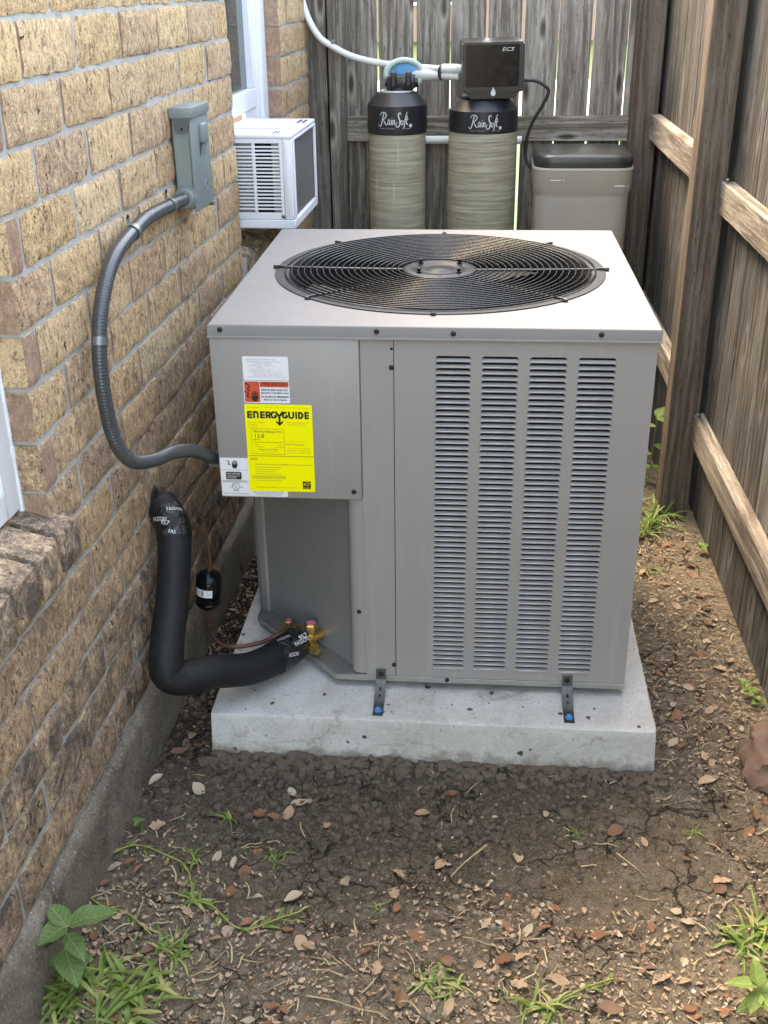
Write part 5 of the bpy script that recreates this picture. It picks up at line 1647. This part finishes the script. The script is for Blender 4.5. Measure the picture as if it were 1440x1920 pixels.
bf = lambda x, z: (0.908 + x, 1.99 - 0.148 - 0.0022 - 0.006 * (z - 0.80) , z)
mb = MB()
put_text(mb, 'BAG SALT', -0.105, 0.872, -0.020, 0.884, bf); put_text(mb, 'BLOCK SALT', 0.045, 0.872, 0.145 - 0.03, 0.884, bf)
mb.build('embossed_lettering', simple('taupe_relief', (0.36, 0.345, 0.31), 0.5), bb)
mb = MB()
for (x, z) in ((-0.115, 0.9625), (0.105, 0.944), (-0.12, 0.772)):
    f2 = (lambda a, b: (0.908 + a, 1.99 - 0.1585, b)) if z > 0.92 else bf
    put_rect(mb, x, z, x + 0.036, z + 0.003, f2); put_text(mb, '5' if z > 0.95 else '4', x + 0.042, z - 0.003, x + 0.047, z + 0.006, f2)
mb.build('level_mark', M['print_white'], bb)
mb = MB()
rainsoft(lambda x, z: (0.86 + x, 1.93 + z, 1.0505 + 0.0018), 0.11).build('embossed_lettering', M['softcap'], lid)

# ------------------------------------------------------------------ rock by the fence
bm = bmesh.new(); bmesh.ops.create_icosphere(bm, subdivisions=4, radius=1.0)
for v in bm.verts:
    p = v.co.copy()
    k = 1 + 0.30 * ns(p.x * 1.5 + 4, p.y * 1.5, p.z * 1.5) + 0.22 * abs(ns(p.x * 3.1, p.y * 3.1, p.z * 3.1)) + 0.09 * abs(ns(p.x * 9, p.y * 9, p.z * 9))
    v.co = Vector((1.232 + p.x * 0.066 * k, -0.105 + p.y * 0.105 * k, 0.012 + max(-0.03, min(0.055, p.z * 0.07 * k) + 0.012 * p.x + 0.01 * ns(p.x * 3, p.y * 3))))
tag(MB().bm(bm).build('rock', M['rock'], None, 35), 'rough reddish brown rock half buried at the foot of the right fence', 'rock')

# ------------------------------------------------------------------ soil clods, leaf litter, straw
def dens(x, y):
    cl = min(1.6, max(0.25, 0.9 + 1.9 * ns(x * 2.7 + 3, y * 2.7, 6.6)))
    return min(1.0, dens0(x, y) * cl)
def dens0(x, y):
    d = sqrt(((x - 0.28) * 1.0) ** 2 + ((y + 0.12) * 1.5) ** 2)
    k = min(1.0, max(0.12, (d - 0.30) / 0.55))
    if x > 1.0: k = max(k, 0.9)
    return k
def blocked(x, y, m=0.0):
    if x < -0.172 + 0.0335 * y + 0.012 + m or x > 1.268 - m: return True
    if -0.045 - m < x < 0.968 + m and -0.126 - m < y < 1.02 + m: return True
    return False
def scatter(n, wt, ymin=-0.95, ymax=1.3):
    out = []
    while len(out) < n:
        x, y = random.uniform(-0.2, 1.28), random.uniform(ymin, ymax)
        if blocked(x, y): continue
        if random.random() < wt(x, y): out.append((x, y))
    return out
cube8 = [(-1, -1, -1), (1, -1, -1), (1, 1, -1), (-1, 1, -1), (-.8, -.8, .8), (.8, -.8, .8), (.8, .8, .8), (-.8, .8, .8), (0, 0, 1.15)]
cubf = [(0, 1, 5, 4), (1, 2, 6, 5), (2, 3, 7, 6), (3, 0, 4, 7), (4, 5, 8), (5, 6, 8), (6, 7, 8), (7, 4, 8)]
def clods(name, n, mat, smin, smax, wt, label, power=3.6):
    mb = MB()
    for (x, y) in scatter(n, wt):
        s = smin + (smax - smin) * random.random() ** power
        a = random.uniform(0, 6.28); ca, sa_ = cos(a), sin(a)
        sx, sy, sz = s * random.uniform(.7, 1.3), s * random.uniform(.6, 1.1), s * random.uniform(.4, .8)
        z = gz(x, y)
        vs = []
        for p in cube8:
            q = (p[0] * sx * random.uniform(.75, 1.2), p[1] * sy * random.uniform(.75, 1.2), p[2] * sz * random.uniform(.8, 1.2))
            vs.append((x + q[0] * ca - q[1] * sa_, y + q[0] * sa_ + q[1] * ca, z + sz * 0.35 + q[2]))
        mb.add(vs, cubf)
    return tag(mb.build(name, mat, None, 75), label, 'soil', kind='stuff')
clods('soil_clods', 4200, M['clod'], 0.0010, 0.0085, lambda x, y: max(0.0, 1.0 - dens0(x, y) * 1.05), 'dark crumbs of damp soil scattered over the ground')
clods('soil_clods', 5600, M['clod_dry'], 0.0009, 0.0065, lambda x, y: dens(x, y), 'paler dry crumbs of soil scattered over the ground')
clods('pebbles', 260, M['pebble'], 0.001, 0.0042, lambda x, y: 0.5, 'tiny whitish pebbles scattered over the ground')
clods('soil_clods', 230, M['clod'], 0.005, 0.013, lambda x, y: max(0.05, 0.9 - dens0(x, y)), 'larger broken lumps of earth on the soil around the slab', 2.2)
# lumps of earth heaped against the front of the slab
mb = MB()
for k in range(420):
    x = random.uniform(-0.06, 0.99); y = -0.128 - abs(random.gauss(0, 0.03)); s = random.uniform(0.003, 0.013)
    z = gz(x, y)
    bmv = []
    a = random.uniform(0, 6.28)
    for p in cube8:
        q = (p[0] * s * random.uniform(.7, 1.3), p[1] * s * random.uniform(.7, 1.2), p[2] * s * random.uniform(.4, .8))
        bmv.append((x + q[0] * cos(a) - q[1] * sin(a), y + q[0] * sin(a) + q[1] * cos(a), z + 0.3 * s + q[2]))
    mb.add(bmv, cubf)
tag(mb.build('soil_clods', M['clod'], None, 45), 'dark lumps of earth along the front of the concrete slab', 'soil', kind='stuff')
def bits(name, n, mat, lo, hi, asp, wt, label, cat):
    mb = MB()
    for (x, y) in scatter(n, wt):
        l = lo + (hi - lo) * random.random() ** 2.2
        w = l * asp * random.uniform(.6, 1.3)
        a = random.uniform(0, 6.28); c, s = cos(a), sin(a)
        z = gz(x, y) + 0.002 + random.uniform(0, 0.004)
        t1, t2 = random.uniform(-.25, .25), random.uniform(-.4, .4)
        vs = []
        for (u, v, h) in ((-1, 0, 0), (-.35, -1, .1), (.4, -.8, .05), (1, .1, .12), (.3, .9, 0), (-.4, .85, .1)):
            u2, v2 = u * l / 2 * random.uniform(.7, 1.15), v * w / 2 * random.uniform(.7, 1.15)
            vs.append((x + u2 * c - v2 * s, y + u2 * s + v2 * c, z + h * l + t1 * u2 + t2 * v2))
        mb.add(vs, [(0, 1, 5), (1, 2, 4, 5), (2, 3, 4)])
    return tag(mb.build(name, mat), label, cat, kind='stuff')
bits('leaf_litter', 9000, M['litter_a'], 0.002, 0.017, 0.45, lambda x, y: dens(x, y) ** 1.6, 'small tan scraps of broken leaves over the soil', 'leaf litter')
bits('leaf_litter', 3000, M['litter_b'], 0.002, 0.018, 0.5, lambda x, y: dens(x, y) ** 1.2, 'small rust brown scraps of broken leaves over the soil', 'leaf litter')
mb = MB()
for (x, y) in scatter(620, lambda x, y: dens(x, y)):
    l = random.uniform(0.012, 0.055); a = random.uniform(0, 6.28); b = random.uniform(-1.2, 1.2); w = random.uniform(0.0006, 0.0016)
    px, py, ang = x, y, a
    vs = []
    for k in range(5):
        z = gz(px, py) + 0.004 + 0.006 * sin(pi * k / 4) * random.random()
        vs += [(px - w * sin(ang), py + w * cos(ang), z), (px + w * sin(ang), py - w * cos(ang), z)]
        px += cos(ang) * l / 4; py += sin(ang) * l / 4; ang += b / 4
    mb.add(vs, [(2 * k, 2 * k + 1, 2 * k + 3, 2 * k + 2) for k in range(4)])
tag(mb.build('straw', M['straw']), 'thin pale straw stems strewn over the soil', 'straw', kind='stuff')

# whole fallen leaves, one by one
def leaf_mesh(seed, oak=False):
    rs = random.Random(seed)
    n = 9
    vs, fs = [], []
    fold, curl = rs.uniform(0.15, 0.5), rs.uniform(-0.5, 0.9)
    for i in range(n + 1):
        t = i / n
        w = 0.30 * sin(pi * min(1, t * 1.02)) ** 0.75 * (1.0 if t > 0.1 else 0.6)
        w *= 0.8 + 0.4 * t
        if oak: w *= 1 + 0.28 * sin(t * 19 + seed)
        w = max(w, 0.012)
        zc = 0.22 * curl * (t - 0.5) ** 2 + 0.03 * sin(t * 7 + seed)
        ym = 0.06 * sin(t * 3 + seed)
        for q in (-1, -0.5, 0, 0.5, 1):
            vs.append((t - 0.5, ym + q * w * rs.uniform(0.93, 1.05), zc + abs(q) * w * fold + 0.015 * rs.uniform(-1, 1)))
    for i in range(n):
        for k in range(4):
            a = i * 5 + k
            fs.append((a, a + 1, a + 6, a + 5))
    return [MB().add(vs, fs).mesh('fallen_leaf', M[k], 80) for k in ('leaf_rust', 'leaf_tan', 'leaf_pale', 'leaf_dark')]
LM = [leaf_mesh(s, s % 3 == 0) for s in range(9)]
spots = [(460, 1640), (550, 1682), (649, 1655), (612, 1547), (547, 1486), (562, 1505), (432, 1675), (407, 1610), (440, 1617), (482, 1602), (215, 1625), (194, 1656), (295, 1545), (372, 1476), (292, 1461), (430, 1745), (510, 1890), (675, 1890), (705, 1825), (565, 1772), (515, 1531), (487, 1525), (540, 1525), (175, 1755),
         (792, 1522), (825, 1620), (750, 1640), (740, 1677), (1022, 1527), (1155, 1562), (1207, 1585), (970, 1600), (1040, 1700), (1005, 1710), (1022, 1742), (1085, 1752), (952, 1679), (912, 1735), (1047, 1842), (1292, 1892), (1120, 1757), (1215, 1812), (942, 1802), (750, 1882), (842, 1895), (1242, 1837), (1285, 1840), (1145, 1890), (1325, 1465), (1340, 1585), (1405, 1560), (1415, 1525), (1355, 1655), (847, 1487), (782, 1760),
         (335, 1405), (350, 1392), (345, 1424), (362, 1380), (372, 1400), (1270, 1340), (1290, 1290), (1230, 1130), (1300, 1080), (1330, 1170), (1215, 1075), (1250, 1020), (1310, 1230), (1350, 1250), (1370, 1240), (1295, 1060), (1262, 1395), (1330, 1330), (1262, 1240)]
def place_leaf(x, y, s):
    k = random.choices((0, 1, 2, 3), (0.30, 0.38, 0.20, 0.12))[0]
    o = obj('fallen_leaf', random.choice(LM)[k])
    o.location = (x, y, gz(x, y) + 0.0035 + 0.04 * s)
    o.rotation_euler = (random.gauss(0, 0.22), random.gauss(0, 0.22), random.uniform(0, 6.28))
    o.scale = (s, s * random.uniform(0.75, 1.2), s)
    tag(o, ('fallen dry leaf of rusty red brown lying on the soil', 'fallen dry leaf of mid tan brown lying on the soil', 'fallen dry leaf bleached pale beige lying on the soil', 'fallen dry leaf of dark grey brown lying on the soil')[k], 'leaf', ('rusty fallen leaves', 'tan fallen leaves', 'pale fallen leaves', 'dark fallen leaves')[k])
for (u, v) in spots:
    p = on_z(u, v, 0.0)
    if blocked(p.x, p.y, 0.008): continue
    place_leaf(p.x, p.y, random.uniform(0.027, 0.046))
for (x, y) in scatter(170, lambda x, y: dens(x, y) ** 2, -0.9, 1.25):
    if blocked(x, y, 0.014): continue
    place_leaf(x, y, random.uniform(0.013, 0.034))

# crumbs of soil and leaf on the slab
mb = MB()
for k in range(42):
    x, y = random.uniform(-0.03, 0.95), random.uniform(-0.115, 0.0) if k % 3 else random.uniform(-0.1, 0.6)
    if y > 0.0 and 0.0 < x < 0.915 and not (x + y < 0.2): continue
    s = 0.0007 + 0.004 * random.random() ** 3; a = random.uniform(0, 6.28)
    mb.add([(x + (p[0] * cos(a) - p[1] * sin(a)) * s * random.uniform(.6, 1.4), y + (p[0] * sin(a) + p[1] * cos(a)) * s * random.uniform(.6, 1.4), 0.1033 + s * 0.3 + p[2] * s * 0.4) for p in cube8], cubf)
tag(mb.build('soil_crumbs', M['clod'], None, 60), 'small dark crumbs of soil strewn on top of the concrete slab', 'soil', kind='stuff')

# twigs
def twig(u0, v0, u1, v1, r, label):
    a, b = on_z(u0, v0, 0.006), on_z(u1, v1, 0.006)
    pts = [a.lerp(b, t) + Vector((0.004 * ns(t * 3 + u0, 1), 0.004 * ns(t * 3 + v0, 2), 0.004 + 0.004 * sin(pi * t))) for t in (0, .25, .5, .75, 1)]
    pts = [Vector((p.x, p.y, max(p.z, gz(p.x, p.y) + r))) for p in pts]
    tag(MB().tube(catmull(pts, 4), [r * (1 - 0.03 * k) for k in range(17)], 6).build('twig', M['straw'], None, 60), label, 'twig')
twig(912, 1587, 845, 1647, 0.0022, 'tan twig lying below the middle of the slab, beside a rusty leaf')
twig(1155, 1602, 1210, 1648, 0.0018, 'short dark twig lying on soil below the right end of the slab')
twig(868, 1760, 950, 1787, 0.0012, 'thin pale straight twig lying on the bare soil near the picture bottom')
twig(575, 1870, 695, 1900, 0.0018, 'grey twig lying at the bottom edge right of the grass clump')

# ------------------------------------------------------------------ grass and weeds
def blades(mb, cx, cy, n, lmin, lmax, spread, flat=0.5, w=0.0026, rng=(0, 6.28)):
    for k in range(n):
        a = random.uniform(*rng)
        r = random.random() * spread
        a1 = random.uniform(0, 6.28)
        bx, by = cx + r * cos(a1), cy + r * sin(a1)
        l = random.uniform(lmin, lmax); ww = w * random.uniform(.6, 1.3)
        el = random.uniform(0.25, 1.35) * (1 - flat) + 0.15
        px, py, pz = bx, by, gz(bx, by) - 0.002
        m = 6
        vs = []
        bend = random.uniform(0.15, 0.42) * (0.6 + flat)
        tw = random.uniform(-.12, .12)
        for i in range(m + 1):
            t = i / m
            q = ww * (1 - t ** 2.2) + 0.0002
            kk = 0.4 * q
            vs += [(px - q * sin(a), py + q * cos(a), pz + kk), (px, py, pz), (px + q * sin(a), py - q * cos(a), pz + kk)]
            px += cos(a) * cos(el) * l / m; py += sin(a) * cos(el) * l / m; pz += sin(el) * l / m
            pz = max(pz, gz(px, py) + 0.003)
            el -= bend; a += tw
        mb.add(vs, [f for i in range(m) for f in ((3 * i, 3 * i + 1, 3 * i + 4, 3 * i + 3), (3 * i + 1, 3 * i + 2, 3 * i + 5, 3 * i + 4))], 0 if random.random() < 0.72 else 1)
def tuft(label, px, n, lmin, lmax, spread, flat=0.5, w=0.0026, extra=()):
    mb = MB()
    for (u, v) in [px] + list(extra):
        p = on_z(u, v, 0.0)
        blades(mb, p.x, p.y, n, lmin, lmax, spread, flat, w)
    return tag(mb.build('grass_clump', [M['grass'], M['grass_y']], None, 80), label, 'grass', 'grass clumps on the soil')
def runner(label, pts, n=4, l=0.05, w=0.0026):
    P = [on_z(u, v, 0.0) for u, v in pts]
    P = [Vector((p.x, p.y, gz(p.x, p.y) + 0.006)) for p in P]
    C = catmull(P, 6)
    C = [Vector((p.x, p.y, max(p.z, gz(p.x, p.y) + 0.004))) for p in C]
    mb = MB()
    mb.tube(C, 0.0016, 6, mi=1)
    for i in range(0, len(C), 4):
        t = (C[min(i + 1, len(C) - 1)] - C[max(i - 1, 0)])
        a = atan2(t.y, t.x)
        blades(mb, C[i].x, C[i].y, n, l * 0.5, l, 0.006, 0.55, w, (a - 1.0, a + 1.0))
    return tag(mb.build('grass_runner', [M['grass'], M['grass_y']], None, 80), label, 'grass', 'grass runners on the soil')
tuft('dense bright green grass clump in the bottom left corner beside the weed', (200, 1845), 22, 0.05, 0.11, 0.05, 0.45, 0.0046, [(265, 1862), (150, 1850), (235, 1890), (110, 1865)])
tuft('tall grass blades against the foundation at the far bottom left', (90, 1835), 12, 0.06, 0.11, 0.02, 0.1, 0.0036, [(75, 1890)])
tuft('trimmed grass clump right of the broad leaved weed', (320, 1768), 16, 0.025, 0.06, 0.02, 0.45, 0.0030, [(335, 1790)])
tuft('grass clump in the middle of the sprawling left runner', (362, 1690), 16, 0.03, 0.07, 0.016, 0.6, 0.0030)
tuft('small grass clump at the upper end of the left runner', (362, 1610), 16, 0.02, 0.045, 0.018, 0.4, 0.0022)
tuft('sparse wispy grass sprout between slab and left runner', (430, 1532), 9, 0.03, 0.06, 0.008, 0.4, 0.0018)
tuft('thin yellowish grass wisps right of the left runner', (515, 1612), 14, 0.02, 0.05, 0.02, 0.5, 0.0014)
tuft('low flattened grass patch at the bottom middle', (800, 1850), 22, 0.03, 0.07, 0.03, 0.85, 0.0022, [(835, 1842)])
tuft('upright grass sprout at the bottom edge right of the middle', (995, 1880), 14, 0.04, 0.09, 0.014, 0.35, 0.0026, [(1035, 1890)])
tuft('bright green grass clump cut by the right edge of the picture', (1430, 1745), 26, 0.05, 0.10, 0.025, 0.4, 0.0036, [(1400, 1770)])
tuft('bright grass tuft at the foot of the fence post', (1240, 965), 22, 0.07, 0.15, 0.03, 0.2, 0.0042, [(1222, 985), (1205, 1000)])
tuft('small grass tuft on the soil right of the condenser', (1215, 1068), 10, 0.03, 0.06, 0.015, 0.5, 0.0022)
tuft('tiny grass sprig beside the weed seedling near the foundation', (262, 1545), 6, 0.015, 0.03, 0.008, 0.4, 0.0022)
tuft('wispy grass sprig in the middle of the bare soil', (712, 1700), 5, 0.02, 0.05, 0.01, 0.7, 0.0013)
tuft('yellow grass wisps below the right end of the slab', (1080, 1565), 10, 0.02, 0.05, 0.018, 0.8, 0.0012)
tuft('green wisps left of the rock on leaf litter', (1300, 1560), 10, 0.02, 0.045, 0.02, 0.7, 0.0014)
runner('green grass runner sprawling from the foundation to the left leaf pile', [(205, 1600), (255, 1585), (310, 1605), (350, 1625), (362, 1690)], 3, 0.045, 0.0030)
runner('grass runner reaching right towards the middle of the soil', [(362, 1690), (400, 1705), (440, 1740), (480, 1742), (520, 1725), (565, 1712)], 3, 0.05, 0.0030)
runner('grass runner along the foundation behind the broad leaved weed', [(165, 1680), (190, 1700), (240, 1715), (285, 1755)], 3, 0.045, 0.0030)
runner('long green grass runner at the bottom right', [(985, 1895), (1040, 1880), (1100, 1855), (1150, 1835)], 3, 0.05, 0.0028)
def wleaf(l, w, seed):
    rs = random.Random(seed)
    vs, fs = [], []
    n = 8
    for i in range(n + 1):
        t = i / n
        h = w * (sin(pi * t ** 0.8)) ** 0.85 if 0 < t < 1 else 0.0008
        z = -0.25 * l * t * t + 0.02 * l * sin(t * 9 + seed)
        for q in (-1, -.5, 0, .5, 1):
            vs.append((l * t, q * h, z + (abs(q) ** 1.4) * h * 0.35 + 0.04 * h * sin(t * 20 + q * 5)))
    for i in range(n):
        for k in range(4):
            a = i * 5 + k
            fs.append((a, a + 1, a + 6, a + 5))
    return MB().add(vs, fs)
def weed(label, base, stem, leaves, mat='weed', sr=0.002):
    b = on_z(base[0], base[1], 0.0)
    t = thing('weed_plant', label, 'weed', (b.x, b.y, 0))
    S = [b + Vector(p) for p in stem]
    C = catmull(S, 6)
    MB().tube(C, [sr * (1 - 0.5 * i / len(C)) for i in range(len(C))], 7).build('stem', M['grass_y'], t, 60)
    for k, (f, l, w, az, el) in enumerate(leaves):
        i = min(len(C) - 1, int(f * (len(C) - 1)))
        o = obj('leaf', wleaf(l, w, k + int(base[0])).mesh('leaf', M[mat], 80), t)
        o.matrix_basis = Matrix.Translation(C[i]) @ RZ(radians(az)) @ RY(-radians(el))
    return t
weed('broad leaved green weed beside the foundation at the bottom left', (118, 1850), [(0, 0, 0), (0.004, 0.012, 0.05), (0.012, 0.02, 0.10), (0.018, 0.022, 0.125)],
     [(1.0, 0.085, 0.024, 20, 18), (1.0, 0.055, 0.024, 225, 5), (0.95, 0.06, 0.019, 140, 25), (0.75, 0.058, 0.017, -40, -8), (0.55, 0.070, 0.026, -55, -12), (0.85, 0.055, 0.02, 195, -25), (0.4, 0.05, 0.018, 5, 5), (0.3, 0.045, 0.015, 160, 10)])
weed('leafy weed at the bottom right corner of the picture', (1420, 1905), [(0, 0, 0), (-0.002, 0.004, 0.03), (-0.004, 0.008, 0.062)],
     [(1.0, 0.055, 0.013, 175, 10), (1.0, 0.045, 0.014, 95, 45), (0.8, 0.045, 0.015, -60, 0), (0.6, 0.05, 0.016, 10, 5), (0.9, 0.04, 0.013, 240, -10), (0.5, 0.04, 0.012, 200, -5), (0.7, 0.045, 0.014, 50, 15)], 'weed_bright')
weed('tall sunlit weed between the condenser and the fence post', (1212, 905), [(0, 0, 0), (0.008, 0, 0.08), (0.012, 0.004, 0.17), (0.016, 0.004, 0.24)],
     [(1.0, 0.06, 0.02, 60, 35), (1.0, 0.06, 0.022, -60, 10), (0.85, 0.05, 0.018, 170, 10), (0.6, 0.06, 0.022, -20, -15), (0.45, 0.05, 0.018, 190, 0), (0.3, 0.045, 0.016, -40, -10), (0.25, 0.045, 0.016, 130, 10)], 'weed_bright')
weed('small creeping plant at the foot of the fence behind the rock', (1425, 1322), [(0, 0, 0.004), (-0.012, 0.02, 0.014), (-0.022, 0.045, 0.018), (-0.028, 0.07, 0.014)],
     [(0.1, 0.022, 0.010, 200, 10), (0.2, 0.022, 0.010, -10, 10), (0.35, 0.022, 0.010, 170, 15), (0.5, 0.022, 0.010, 20, 15), (0.65, 0.02, 0.009, 200, 10), (0.8, 0.02, 0.009, 40, 20), (1, 0.02, 0.009, 110, 20), (0.3, 0.02, 0.009, -70, 20)], 'grass', 0.0012)
weed('tiny green seedling on dark soil near the foundation', (258, 1550), [(0, 0, 0), (0, 0, 0.008), (0.002, 0, 0.014)],
     [(1, 0.014, 0.006, 20, 15), (1, 0.014, 0.006, 140, 15), (1, 0.014, 0.006, 260, 15), (0.7, 0.012, 0.005, 80, 5)], 'weed', 0.001)
weed('little green seedling at the base of the right fence boards', (1318, 1035), [(0, 0, 0), (0, 0, 0.012), (0, 0, 0.02)],
     [(1, 0.022, 0.009, 20, 15), (1, 0.022, 0.009, 140, 15), (1, 0.022, 0.009, 260, 15), (0.7, 0.02, 0.008, 190, 5)], 'grass', 0.001)
